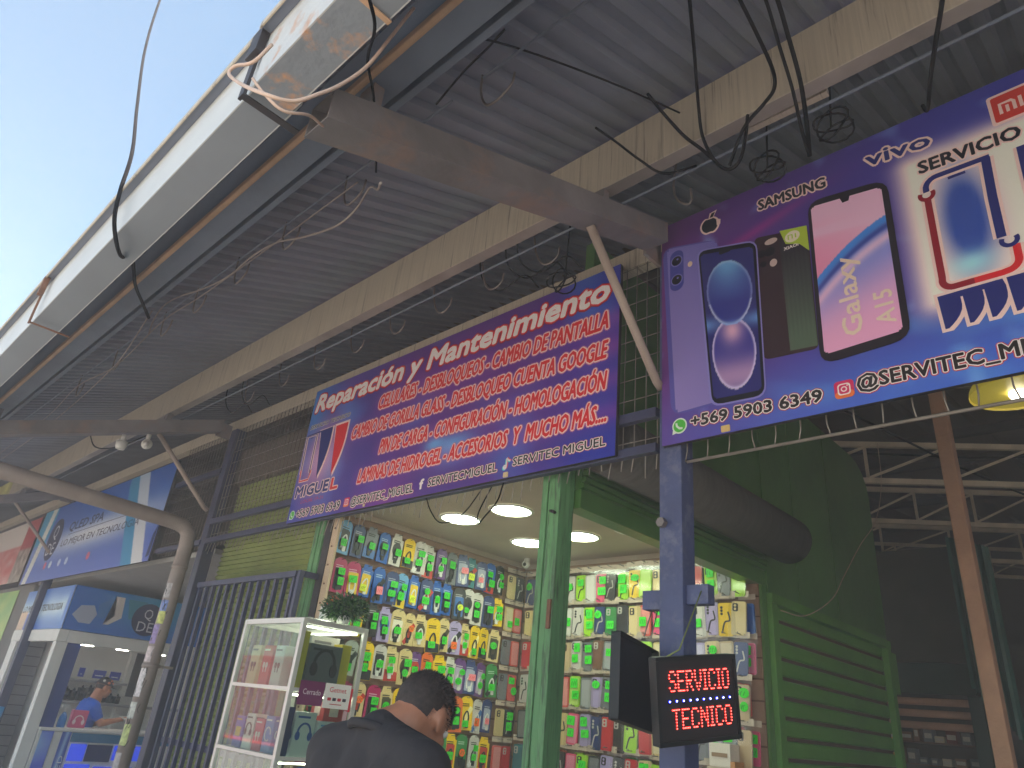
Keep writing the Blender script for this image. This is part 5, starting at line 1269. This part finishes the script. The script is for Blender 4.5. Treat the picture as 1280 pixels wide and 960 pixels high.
# plant on top
pl = thing('potted_plant', 'small bushy green plant on top of the glass showcase', 'plant', (-3.83, 2.50, 1.932))
bm = B(); tube(bm, [(-3.83, 2.50, 1.933), (-3.83, 2.5, 1.98)], .04, 14, radii=[.035, .045]); obj('pot', bm, M['white'], pl)
bm = B()
for k in range(2600):
    d = Vector((random.gauss(0, 1), random.gauss(0, 1), random.gauss(.35, .8))).normalized(); r = random.uniform(.02, .12)
    p = Vector((-3.83, 2.50, 2.01)) + Vector((d.x * r * 1.15, d.y * r * 1.15, d.z * r * .85))
    if p.z < 1.965: continue
    s = d.cross(Vector((random.random(), random.random(), random.random()))).normalized() * .008; e = (d + Vector((0, 0, -.2)) + Vector((random.gauss(0, .4), random.gauss(0, .4), random.gauss(0, .4)))).normalized() * random.uniform(.02, .035)
    f = bm.faces.new([bm.verts.new(q) for q in (p - s * .4, p + e * .5 - s, p + e, p + e * .5 + s)]); f.material_index = random.randrange(3)
obj('foliage', bm, [mat('leaf_a', (52, 92, 48), .5), mat('leaf_b', (36, 70, 40), .5), mat('leaf_c', (84, 120, 62), .5)], pl)
bm = B(); box(bm, -3.98, -3.92, 2.42, 2.5, 1.932, 2.03, bev=.003); tag(obj('paper_cup', bm, M['white']), 'small white carton beside the plant on the showcase', 'carton')
# ---------------------------------------------------------------- people
M['skin'] = mat('tan_skin', (172, 116, 88), .5, vary=.08, scale=12, bump=.05, bscale=60)
M['hair'] = mat('dark_short_hair', (52, 42, 38), .75, vary=.45, scale=90)
M['shirt'] = mat('black_cotton_shirt', (46, 42, 44), .85, vary=.2, scale=4, bump=1.0, bscale=5, stretch=(1, 1, .45))
M['blueshirt'] = mat('blue_polo_shirt', (34, 88, 190), .8, vary=.1, scale=5, bump=.3, bscale=10)
M['jeans'] = mat('dark_jeans', (48, 54, 74), .85, vary=.15)
M['eye'] = mat('eye_white', (220, 216, 210), .3, vary=0)
def cone(bm, p0, r0, p1, r1, n=14):
    p0 = Vector(p0); p1 = Vector(p1)
    tube(bm, [p0, p0.lerp(p1, .5), p1], r0, n, radii=[r0, (r0 + r1) / 2, r1]); ball(bm, p0, r0, u=n, v=8); ball(bm, p1, r1, u=n, v=8)
def fuse(name, bm, m, parent, vox=.011, it=4):                # one continuous skin over the shapes
    o = obj(name, bm, m, None); loc = o.location.copy()
    md = o.modifiers.new('r', 'REMESH'); md.mode = 'VOXEL'; md.voxel_size = vox
    ms = o.modifiers.new('s', 'SMOOTH'); ms.iterations = it; ms.factor = .5
    bpy.context.view_layer.update()
    me = bpy.data.meshes.new_from_object(o.evaluated_get(bpy.context.evaluated_depsgraph_get()))
    me.name = name; old = o.data; bpy.data.objects.remove(o); bpy.data.meshes.remove(old)
    me.transform(Matrix.Translation(loc - W[parent]))
    for p in me.polygons: p.use_smooth = True
    if not me.materials: me.materials.append(m)
    q = link(bpy.data.objects.new(name, me)); q.parent = parent; W[q] = W[parent].copy(); return q
def person(label, base, J, fw, up, top, hair_mode):
    t = thing('person', label, 'person', base)
    fw = Vector(fw).normalized(); up = (Vector(up) - fw * Vector(up).dot(fw)).normalized(); rt = fw.cross(up)
    Hc = Vector(J['head']); R3 = Matrix((rt, fw, up)).transposed().to_4x4()
    hp = lambda x, y, z: Hc + rt * x + fw * y + up * z
    bm = B()
    ball(bm, hp(0, -.008, .022), .076, .096, .092, u=20, v=14, M=R3)
    ball(bm, hp(0, .026, -.05), .058, .066, .066, u=16, v=10, M=R3); ball(bm, hp(0, .062, -.088), .03, .026, .024, M=R3)
    cone(bm, hp(0, .086, .012), .011, hp(0, .104, -.032), .015, 10)
    for s in (-1, 1):
        ball(bm, hp(s * .036, .074, .028), .024, .014, .010, M=R3); ball(bm, hp(s * .042, .062, -.03), .024, .02, .02, M=R3)
        ball(bm, hp(s * .080, -.010, -.012), .009, .021, .033, u=12, v=8, M=R3 @ Matrix.Rotation(.25, 4, 'X')); ball(bm, hp(s * .077, .004, -.035), .008, .010, .012, M=R3)
    ball(bm, hp(0, .092, -.060), .024, .010, .006, M=R3); ball(bm, hp(0, .090, -.070), .021, .010, .007, M=R3)
    ck = Vector(J['c7']); cone(bm, hp(0, -.035, -.045), .058, ck + fw * .02, .062); cone(bm, hp(0, -.02, -.07), .05, ck + Vector((J['dir'][0], J['dir'][1], 0)) * .07 - Vector((0, 0, .03)), .052)
    def torso(b, g):
        cone(b, ck - Vector((0, 0, .03)), .06 + g, Vector(J['chest']), .115 + g); 
        sl, sr = Vector(J['sl']), Vector(J['sr'])
        cone(b, ck - Vector((0, 0, .045)), .06 + g, sl, .062 + g); cone(b, ck - Vector((0, 0, .045)), .06 + g, sr, .062 + g)
        ch = Vector(J['chest']); ax = (sr - sl).normalized()
        for k in (-1, 1): cone(b, ch + ax * .085 * k, .105 + g, Vector(J['waist']) + ax * .06 * k, .10 + g); cone(b, (sl if k < 0 else sr).lerp(ch, .35), .085 + g, ch + ax * .085 * k, .10 + g)
        for k in (-1, 1): cone(b, Vector(J['waist']) + ax * .06 * k, .10 + g, Vector(J['pelvis']) + ax * .075 * k, .105 + g)
    torso(bm, 0)
    for s in 'lr':
        cone(bm, J['s' + s], .055, J['e' + s], .042); cone(bm, J['e' + s], .042, J['w' + s], .027)
        w = Vector(J['w' + s]); d = (w - Vector(J['e' + s])).normalized(); sd = d.cross(Vector((0, 0, 1))).normalized(); nn = sd.cross(d)
        ball(bm, w + d * .05, .04, .048, .02, M=Matrix((sd, d, nn)).transposed().to_4x4())
        for k, (o_, l_) in enumerate(((-.030, .062), (-.010, .075), (.011, .071), (.030, .055))):
            a = w + d * .085 + sd * o_; m_ = a + d * l_ * .5 - nn * .010; cone(bm, a, .0095, m_, .009, 8); cone(bm, m_, .009, m_ + d * l_ * .4 - nn * .024, .0075, 8)
        th = 1 if s == 'l' else -1
        a = w + d * .03 + sd * .035 * th; cone(bm, a, .012, a + d * .035 + sd * .022 * th - nn * .012, .010, 8); cone(bm, a + d * .035 + sd * .022 * th - nn * .012, .010, a + d * .065 + sd * .018 * th - nn * .02, .008, 8)
        cone(bm, J['h' + s], .085, J['k' + s], .055); cone(bm, J['k' + s], .052, J['a' + s], .038); f_ = Vector((J['dir'][0], J['dir'][1], 0)).normalized()
        cone(bm, Vector(J['a' + s]) - Vector((0, 0, .05)), .036, Vector(J['a' + s]) + f_ * .15 - Vector((0, 0, .06)), .028)
    fuse('body', bm, M['skin'], t, .0085, 3)
    for s in (-1, 1):
        bm = B(); ball(bm, hp(s * .033, .082, .010), .0125, .0125, .0125, M=R3, u=10, v=8); ball(bm, hp(s * .033, .0925, .010), .005, .003, .005, M=R3, mi=1, u=8, v=6); obj('eye', bm, [M['eye'], M['black']], t)
    bm = B(); torso(bm, .016)
    for s in 'lr': cone(bm, J['s' + s], .075, Vector(J['s' + s]).lerp(Vector(J['e' + s]), J.get('sleeve', .6)), .058); 
    if J.get('sleeve', .6) > 1:
        for s in 'lr': cone(bm, J['e' + s], .056, Vector(J['e' + s]).lerp(Vector(J['w' + s]), .85), .040)
    bm2 = bm
    fuse('shirt', bm2, M[top], t, .012, 3)
    bm = B(); tube(bm, [ck + (rt * math.cos(a) * .078 + Vector((J['dir'][0], J['dir'][1], 0)) * math.sin(a) * .078 + Vector((0, 0, -.024 - .030 * math.sin(a)))) for a in [2 * PI * k / 24 for k in range(25)]], .013, 8); obj('collar', bm, M[top], t, smooth=True)
    bm = B()
    for s in 'lr': cone(bm, J['h' + s], .105, J['k' + s], .072); cone(bm, J['k' + s], .072, Vector(J['a' + s]) + Vector((0, 0, .02)), .058)
    cone(bm, Vector(J['pelvis']) - Vector((.07, 0, 0)), .115, Vector(J['pelvis']) + Vector((.07, 0, 0)), .115)
    fuse('trousers', bm, M['jeans'], t, .014, 2)
    bm = B()
    for s in 'lr':
        f_ = Vector((J['dir'][0], J['dir'][1], 0)).normalized(); a = Vector(J['a' + s]); cone(bm, a + Vector((0, 0, -.035)) - f_ * .03, .05, a + f_ * .15 + Vector((0, 0, -.05)), .038)
    fuse('shoes', bm, M['black'], t, .012, 2)
    if hair_mode == 'buzz':                                     # short cropped hair: a thin cap plus many tiny hairs, faded at the nape
        bm = B(); rnd = random.Random(3)
        hl = lambda y: -.062 if y < -.05 else (-.062 + (y + .05) * 1.3 if y < 0 else .003 + y * .2)
        vs = ball(bm, hp(0, -.010, .026), .0795, .0985, .0935, u=28, v=20, M=R3)
        kill = []
        for v in vs:
            l = v.co - Hc; y = l.dot(fw); z = l.dot(up)
            if z < hl(y) + .022: kill.append(v)
        bmesh.ops.delete(bm, geom=kill, context='VERTS')
        for k in range(9000):
            d = Vector((rnd.gauss(0, 1), rnd.gauss(0, 1), rnd.gauss(0, 1))).normalized()
            p = hp(d.x * .078, -.010 + d.y * .097, .026 + d.z * .092); l = p - Hc; y = l.dot(fw); z = l.dot(up)
            lim = hl(y) - .016
            if z < lim or rnd.random() > min(1, (z - lim) / .04 + .15): continue
            n_ = (rt * d.x + fw * d.y + up * d.z); s = n_.cross(Vector((rnd.random(), rnd.random(), rnd.random()))).normalized() * .0011
            e = n_ * (.003 + .006 * min(1, max(0, z) / .06)) + fw * .004
            bm.faces.new([bm.verts.new(q) for q in (p - s, p + s, p + e)])
        obj('hair', bm, M['hair'], t)
    else:                                                        # baseball cap with printed patches
        bm = B(); vs = ball(bm, hp(0, -.008, .032), .086, .106, .096, u=24, v=16, M=R3)
        bmesh.ops.delete(bm, geom=[v for v in vs if (v.co - Hc).dot(up) < .028], context='VERTS')
        cap = obj('cap', bm, mat('black_cap', (34, 30, 36), .7, vary=.1), t, smooth=True)
        bm = B(); L_ = []
        for k in range(9):
            a = PI * (.14 + .72 * k / 8); L_.append((bm.verts.new(hp(.08 * math.cos(a), -.005 + .095 * math.sin(a), .03)), bm.verts.new(hp(.082 * math.cos(a), .0 + .165 * math.sin(a), .022))))
        for a, b in zip(L_, L_[1:]): bm.faces.new((a[0], a[1], b[1], b[0]))
        bmesh.ops.solidify(bm, geom=bm.faces[:], thickness=.004); obj('cap_brim', bm, mat('black_cap', (34, 30, 36), .7, vary=.1), cap)
        for a, z, r, mi in ((.2, .06, .02, 0), (-.5, .075, .018, 1), (.9, .07, .016, 0), (1.3, .055, .014, 1), (.5, .095, .013, 0)):
            bm = B(); ball(bm, hp(.078 * math.cos(a), -.008 + .096 * math.sin(a), z), r, r, r * .8, u=10, v=6); obj('cap_patch', bm, [flat(196, 120, 90), flat(214, 208, 200)][mi], cap)
        bm = B(); ball(bm, hp(0, -.012, .01), .079, .094, .07, u=18, v=12, M=R3)
        bmesh.ops.delete(bm, geom=[v for v in bm.verts if (v.co - Hc).dot(up) > .03 or (v.co - Hc).dot(up) < -.03 or (v.co - Hc).dot(fw) > .01], context='VERTS'); obj('hair', bm, M['hair'], t)
    return t
gx, gy = -1.68, 1.30
person('man in a black shirt seen from behind, head bent down, before the shop', (gx, gy, .13), dict(
    head=(-1.700, 1.430, 1.490), c7=(-1.715, 1.310, 1.455), dir=(0, 1), chest=(-1.690, 1.275, 1.240), waist=(-1.690, 1.235, 1.080), pelvis=(-1.690, 1.215, 0.950),
    sl=(-1.890, 1.285, 1.375), sr=(-1.500, 1.285, 1.365), el=(-1.960, 1.325, 1.110), er=(-1.430, 1.335, 1.100), wl=(-1.870, 1.555, 1.080), wr=(-1.530, 1.565, 1.080), sleeve=1.1,
    hl=(-1.780, 1.215, 0.920), hr=(-1.600, 1.215, 0.920), kl=(-1.790, 1.245, 0.550), kr=(-1.590, 1.245, 0.550), al=(-1.790, 1.215, 0.225), ar=(-1.590, 1.215, 0.225)), (-.20, .80, -.58), (-0.1, .58, .8), 'shirt', 'buzz')
person('man in a blue polo shirt and black cap seated behind the kiosk counter', (-10.8, 3.52, .13), dict(
    head=(-10.78, 3.60, 1.40), c7=(-10.8, 3.50, 1.24), dir=(0.1, 1), chest=(-10.8, 3.48, 1.05), waist=(-10.8, 3.46, .85), pelvis=(-10.8, 3.45, .68),
    sl=(-10.98, 3.50, 1.17), sr=(-10.62, 3.50, 1.17), el=(-11.0, 3.62, .95), er=(-10.56, 3.62, .99), wl=(-10.82, 3.82, 1.02), wr=(-10.58, 3.85, 1.05), sleeve=.62,
    hl=(-10.89, 3.45, .62), hr=(-10.71, 3.45, .62), kl=(-10.9, 3.83, .60), kr=(-10.7, 3.83, .60), al=(-10.9, 3.80, .225), ar=(-10.7, 3.80, .225)), (.05, .95, -.18), (0, .18, 1), 'blueshirt', 'cap')
st = thing('stool', 'round stool under the seated man behind the kiosk counter', 'stool', (-10.8, 3.42, .13))
bm = B(); tube(bm, [(-10.8, 3.42, .48), (-10.8, 3.42, .53)], .17, 20); obj('seat', bm, M['black'], st)
for a in range(4):
    bm = B(); tube(bm, [(-10.8 + .12 * math.cos(a * PI / 2 + .78), 3.42 + .12 * math.sin(a * PI / 2 + .78), .479), (-10.8 + .17 * math.cos(a * PI / 2 + .78), 3.42 + .17 * math.sin(a * PI / 2 + .78), .132)], .012, 8); obj('leg', bm, M['darksteel'], st)
bm = B()
for k in range(5):
    z = 1.03 + k * .002; v = [bm.verts.new(p) for p in ((-10.66, 3.84, z + .05), (-10.46, 3.86, z + .02), (-10.44, 4.04 + k * .01, z - .06 + .02 * k), (-10.66, 4.02 + k * .01, z - .03 + .02 * k))]; bm.faces.new(v)
tag(obj('paper_sheets', bm, M['white']), 'crumpled white papers held by the seated man in the blue shirt', 'paper')

# ---------------------------------------------------------------- hooks, cables and small things under the roof
def hook(pts, label, group, r=.0055):
    bm = B(); tube(bm, catmull(pts, 5), r, 6); return tag(obj('steel_hook', bm, M['hook']), label, 'hook', group)
outer = [((-2.88, -2.46), 'beneath the rafter tail, first hook left of it'), ((-3.38, -3.0), 'second hook left of the near rafter'), ((-3.89, -3.55), 'third hook left of the near rafter'), ((-4.36, -4.1), 'fourth hook left of the near rafter'),
         ((-2.35, -2.1), 'tight against the left of the near rafter'), ((-1.93, -1.66), 'right of the near rafter at the top'), ((-1.48, -1.25), 'farthest right in the outer bay, at the top edge'), ((-5.2, -4.9), 'fifth hook left of the near rafter'), ((-6.0, -5.7), 'sixth hook left of the near rafter, by the far rafter')]
for (xa, xb), lb in outer:
    w = .17; y = 1.12; zt = zr(1.12) - .09
    hook([(xa, y, zt), (xa + .01, y, zt - .1), (xa + .05, y, zt - .185), (xa + .11, y, zt - .2), (xa + w, y, zt - .17), (xa + w + .01, y, zt - .12)], 'outer rail steel hook, ' + lb, 'hooks on the outer rail', .005)
for k, (x, lb) in enumerate(((-2.57, 'first left of the near rafter'), (-3.0, 'second left of the near rafter'), (-3.44, 'third left of the near rafter'), (-3.88, 'fourth left of the near rafter'), (-4.35, 'fifth left of the near rafter'), (-4.85, 'sixth left of the near rafter'), (-5.4, 'nearest the dark blue post'), (-1.30, 'above the phone picture sign'), (-2.17, 'close to the near rafter above the long sign'))):
    y = 2.16; zt = 3.86 if x < -1.4 else 3.93
    pts = [(x, y, zt), (x + .02, y, zt - .10), (x + .07, y, zt - .2), (x + .13, y, zt - .225), (x + .18, y, zt - .2), (x + .19, y, zt - .15)]
    if x > -1.4: pts = [(-1.29, y, 3.92), (-1.31, y, 3.75), (-1.29, y, 3.66), (-1.24, y, 3.61), (-1.22, y, 3.63), (-1.225, y, 3.69)]
    hook(pts, 'steel hook on the inner rail, ' + lb, 'hooks on the inner rail')
def cable(label, pts, r=.006, m='cable', n=6, name='cable', seg=7):
    bm = B(); tube(bm, catmull(pts, n), r, seg); return tag(obj(name, bm, M[m]), label, 'cable')
cable('black cable dropping from the sky past the white gutter', [(-4.9, .40, 7.2), (-4.49, .40, 5.97), (-4.05, .40, 5.11), (-3.35, .40, 4.14), (-2.90, .40, 3.55), (-2.78, .40, 3.26), (-2.68, .41, 3.06), (-2.85, .50, 3.04), (-3.18, .60, 3.24), (-3.50, .72, 3.28), (-3.58, .80, 3.24), (-3.71, .88, 3.24)], .008)
cable('thin black cable hanging from the gutter in front of the near rafter', [(-1.08, 0.4, 3.06), (-1.03, 0.41, 2.95), (-0.985, 0.42, 2.844), (-1.1, 0.5, 2.93), (-1.312, 0.6, 3.08), (-1.535, 0.75, 3.237), (-1.735, 0.9, 3.274), (-1.933, 1.03, 3.354)], .0042)
cable('cream cable looping round the gutter strap and under the rafter tail', [(-1.455, .395, 3.06), (-1.49, .375, 3.0), (-1.58, .36, 3.04), (-1.60, .355, 3.02), (-1.48, .36, 2.90), (-1.29, .365, 2.735), (-1.25, .42, 2.73), (-1.24, .47, 2.79), (-1.24, .52, 2.87), (-1.24, .57, 2.98), (-1.24, .61, 3.12), (-1.24, .66, 3.30)], .0050, 'creamcable')
cable('short cream cable from the gutter strap to the rafter end', [(-1.50, .39, 2.96), (-1.47, .42, 2.91), (-1.44, .47, 2.87), (-1.45, .54, 2.92), (-1.56, .63, 3.025)], .0042, 'creamcable')
cable('long dusty cable sagging beneath the outer hooks', [(-1.55, .85, 2.96), (-1.80, .98, 3.16), (-1.99, 1.05, 3.32), (-2.06, 1.05, 3.25), (-2.19, 1.05, 3.23), (-2.46, 1.05, 3.30), (-2.75, 1.05, 3.40), (-3.00, 1.05, 3.43), (-3.25, 1.05, 3.41), (-3.61, 1.05, 3.47), (-3.93, 1.05, 3.55), (-4.19, 1.05, 3.58), (-4.30, 1.05, 3.51), (-4.29, 1.05, 3.41)], .0045, 'dustcable')
cable('grey cable tied along the outer hooks towards the far rafter', [(-2.2, 1.1, 3.50), (-2.9, 1.12, 3.53), (-3.7, 1.1, 3.50), (-4.3, 1.1, 3.53), (-5.0, 1.1, 3.42), (-5.9, 1.1, 3.50), (-7.2, 1.2, 3.56), (-9.5, 1.25, 3.58)], .0035, 'dustcable')
cable('twisted dusty cable at the left under the roof sheets', [(-4.2, 1.0, 3.52), (-4.7, 1.05, 3.38), (-5.2, 1.1, 3.40), (-6.2, 1.2, 3.50), (-7.5, 1.25, 3.50), (-9.2, 1.3, 3.56)], .004, 'dustcable')
cable('thin grey cable in the upper bay beside the near rafter', [(-1.30, 1.05, 3.66), (-1.38, 1.05, 3.63), (-1.50, 1.05, 3.60), (-1.64, 1.05, 3.53)], .004)
cable('thin dark cable crossing the top of the roof bay', [(-1.40, .86, 3.50), (-1.37, 1.0, 3.62), (-1.28, 1.2, 3.66), (-1.2, 1.6, 3.80), (-1.12, 1.9, 3.86)], .004)
cable('thick black cable looping below the cream purlin', [(-0.709, 1.258, 3.742), (-0.811, 1.453, 3.815), (-0.93, 1.69, 3.9), (-1.033, 1.9, 3.852), (-1.046, 1.95, 3.723), (-0.998, 1.95, 3.565), (-0.943, 1.95, 3.484), (-0.893, 1.95, 3.504), (-0.864, 1.95, 3.609), (-0.855, 1.96, 3.72)], .0068)
cable('thick black cable curling past the end of the pale conduit', [(-0.654, 1.374, 3.786), (-0.695, 1.599, 3.87), (-0.689, 1.7, 3.8), (-0.663, 1.75, 3.644), (-0.662, 1.75, 3.544), (-0.723, 1.8, 3.553), (-0.837, 1.88, 3.576), (-0.937, 1.95, 3.5)], .0068)
cable('left one of two black cables dropping behind the purlin to the sign', [(-0.587, 1.406, 3.798), (-0.634, 1.675, 3.898), (-0.647, 1.8, 3.782), (-0.655, 1.9, 3.674), (-0.644, 1.92, 3.466), (-0.639, 1.95, 3.373)], .0062)
cable('right one of two black cables dropping behind the purlin to the sign', [(-0.552, 1.448, 3.813), (-0.602, 1.7, 3.897), (-0.614, 1.8, 3.819), (-0.624, 1.9, 3.693), (-0.629, 1.93, 3.522), (-0.642, 1.96, 3.383)], .008)
cable('black cable pair near the right edge hanging in front of the purlin', [(-0.05, 1.5, 3.56), (-0.142, 1.7, 3.483), (-0.195, 1.85, 3.508), (-0.277, 2.2, 3.713), (-0.34, 2.45, 3.82), (-0.36, 2.5, 3.9)], .0072)
cable('short black cable sloping over the purlin right of the near rafter', [(-1.404, 1.7, 3.793), (-1.443, 1.9, 3.893), (-1.336, 1.93, 3.748), (-1.234, 1.96, 3.636), (-1.15, 2.08, 3.72)], .0055)
cable('black cable sloping over the purlin into the cable loop', [(-1.144, 1.7, 3.809), (-1.188, 1.9, 3.888), (-1.119, 1.93, 3.753), (-1.059, 1.95, 3.665), (-1.0, 1.96, 3.57)], .007)
for x, z, r, lb in ((-.66, 3.86, .07, 'larger coil of black cable under the roof above the brand marks'), (-.95, 3.80, .065, 'smaller coil of black cable under the roof left of the larger coil'), (-2.12, 3.66, .07, 'tangle of black cable under the roof above the long sign')):
    bm = B(); tube(bm, [(x + r * math.cos(a) * (1 + .08 * math.sin(a * 2.3)), 2.35 + .05 * math.sin(a * .7), z + r * .75 * math.sin(a) * (1 + .1 * math.sin(a * 1.7)) + (.08 + (zr(2.35) - z - .08) * 1.0 if k == 0 else 0)) for k, a in enumerate([.5 * PI + 2 * PI * q / 16 for q in range(50)])], .0045, 6)
    tag(obj('cable_coil', bm, M['cable']), lb, 'cable', 'cable coils')
for k in range(5):
    x = (-2.66, -2.36, -2.45, -5.6, -5.9)[k]
    cable('loose black cable end under the roof %s' % ('above the middle of the long sign', 'above the word Mantenimiento, right', 'crossing the tangle', 'beside the far rafter', 'left of the far rafter')[k], [(x, 2.2, 4.05), (x + .05, 2.2, 3.8), (x + .2, 2.22, 3.66), (x + .35, 2.25, 3.72), (x + .42, 2.3, 3.64)], .0045)
cable('thin black cable hanging below the long sign, right one', [(-2.62, 2.63, 2.80), (-2.68, 2.62, 2.70), (-2.72, 2.62, 2.59), (-2.81, 2.62, 2.51), (-2.90, 2.66, 2.49), (-3.0, 2.75, 2.60), (-3.05, 2.9, 2.842)], .0045)
cable('thin black cable hanging below the long sign, left one', [(-3.40, 2.63, 2.80), (-3.36, 2.62, 2.71), (-3.29, 2.62, 2.60), (-3.22, 2.66, 2.53), (-3.2, 2.8, 2.62), (-3.2, 2.95, 2.842)], .004)
cable('pale cord hanging across the green panel to the shutter top', [(-2.2, 7.76, 4.6), (-2.20, 7.70, 4.13), (-2.20, 7.36, 3.64), (-2.20, 6.81, 3.26), (-2.20, 6.31, 2.88), (-2.20, 5.98, 2.63), (-2.22, 5.47, 2.42), (-2.25, 5.11, 2.40)], .004, 'creamcable')
bm = B(); bar(bm, (-.94, 2.12, 3.825), (-.60, 2.12, 3.815), .03, .03); tag(obj('conduit', bm, M['cream']), 'short pale conduit under the cream purlin', 'conduit')
for y, lb, k in ((1.68, 'small white camera under the far rafter, left one', 0), (1.87, 'round glass faced camera under the far rafter, right one', 1)):
    z = 3.02 + .375 * (y - .62)
    t = thing('security_camera', lb, 'camera', (-6.47, y, z))
    bm = B(); tube(bm, [(-6.47, y, z), (-6.47, y, z - .06)], .02, 10); obj('bracket', bm, M['white'], t)
    if k == 0:
        bm = B(); tube(bm, [(-6.47, y, z - .061), (-6.47, y, z - .10), (-6.47, y, z - .13)], .045, 16, radii=[.045, .045, .034]); obj('housing', bm, M['white'], t)
    else:
        bm = B(); ball(bm, (-6.45, y, z - .095), .046); obj('housing', bm, M['white'], t); bm = B(); ball(bm, (-6.42, y - .015, z - .10), .028); obj('lens', bm, M['alu'], t)
bm = B(); tube(bm, catmull([(-6.47, 1.86, 3.48), (-6.6, 1.7, 3.34), (-6.9, 1.6, 3.36), (-7.3, 1.6, 3.58)], 6), .006, 6); tag(obj('cable', bm, M['cable']), 'black camera cable drooping from the far rafter', 'cable')

# ---------------------------------------------------------------- across the street: what the showcase glass reflects
van = thing('red_bus', 'red bus waiting across the street, reflected in the showcase', 'bus', (-23.5, -9.6, 0))
bm = B(); plate(bm, Fr((0, -8.6, 0), (1, 0, 0), (0, 0, 1)), rrect(-28.5, -18.5, .32, 2.55, .25, 4), -2.2, 0); obj('body', bm, mat('red_bus_paint', (206, 30, 32), .3, vary=.05), van)
for k in range(6):
    x = -28.1 + k * 1.58
    bm = B(); plate(bm, Fr((0, -8.6, 0), (1, 0, 0), (0, 0, 1)), rrect(x, x + 1.4, 1.05, 2.1, .08, 3), .001, .012); obj('window', bm, mat('bus_window', (150, 160, 166), .1, vary=0), van)
for x in (-26.3, -20.6):
    bm = B(); tube(bm, [(x, -8.95, .46), (x, -8.58, .46)], .46, 20); w_ = obj('wheel', bm, M['black'], van)
    bm = B(); tube(bm, [(x, -8.579, .46), (x, -8.55, .46)], .26, 16); obj('rim', bm, M['alu'], w_)
def tree(x, y, h, r, label):
    t = thing('street_tree', label, 'tree', (x, y, 0), 'trees across the street')
    bm = B(); tube(bm, [(x, y, 0), (x + .1, y, h * .3), (x - .05, y, h * .6), (x, y + .1, h * .85)], .2, 10, radii=[.24, .18, .12, .05])
    for k in range(6): a = k * 1.05; tube(bm, [(x, y, h * (.4 + .06 * k)), (x + math.cos(a) * r * .6, y + math.sin(a) * r * .6, h * (.6 + .06 * k))], .05, 6, radii=[.07, .02])
    obj('trunk', bm, mat('bark', (96, 78, 62), .9, bump=.3), t)
    bm = B()
    for k in range(2600):
        c = Vector((random.gauss(0, .45), random.gauss(0, .45), random.gauss(0, .38)))
        p = Vector((x, y, h * .78)) + c * r * 1.2; s = Vector((random.gauss(0, 1), random.gauss(0, 1), random.gauss(0, 1))).normalized() * .14; e = Vector((random.gauss(0, 1), random.gauss(0, 1), random.gauss(-.3, 1))).normalized() * .3
        f = bm.faces.new([bm.verts.new(q) for q in (p - e * .5, p + s * .5, p + e * .5, p - s * .5)]); f.material_index = k % 2
    obj('crown', bm, [mat('crown_leaf', (92, 118, 54), .6), mat('crown_leaf_dark', (58, 84, 40), .6)], t)
for x, y, h, r, lb in ((-31, -12.5, 5.2, 2.0, 'leafy street tree behind the red bus, left one'), (-36, -13, 5.6, 2.2, 'taller leafy street tree behind the red bus'), (-41, -13, 5.4, 2.2, 'leafy street tree farthest along the street'), (-6, -11, 6, 2.2, 'leafy street tree nearest the shop across the street')): tree(x, y, h, r, lb)
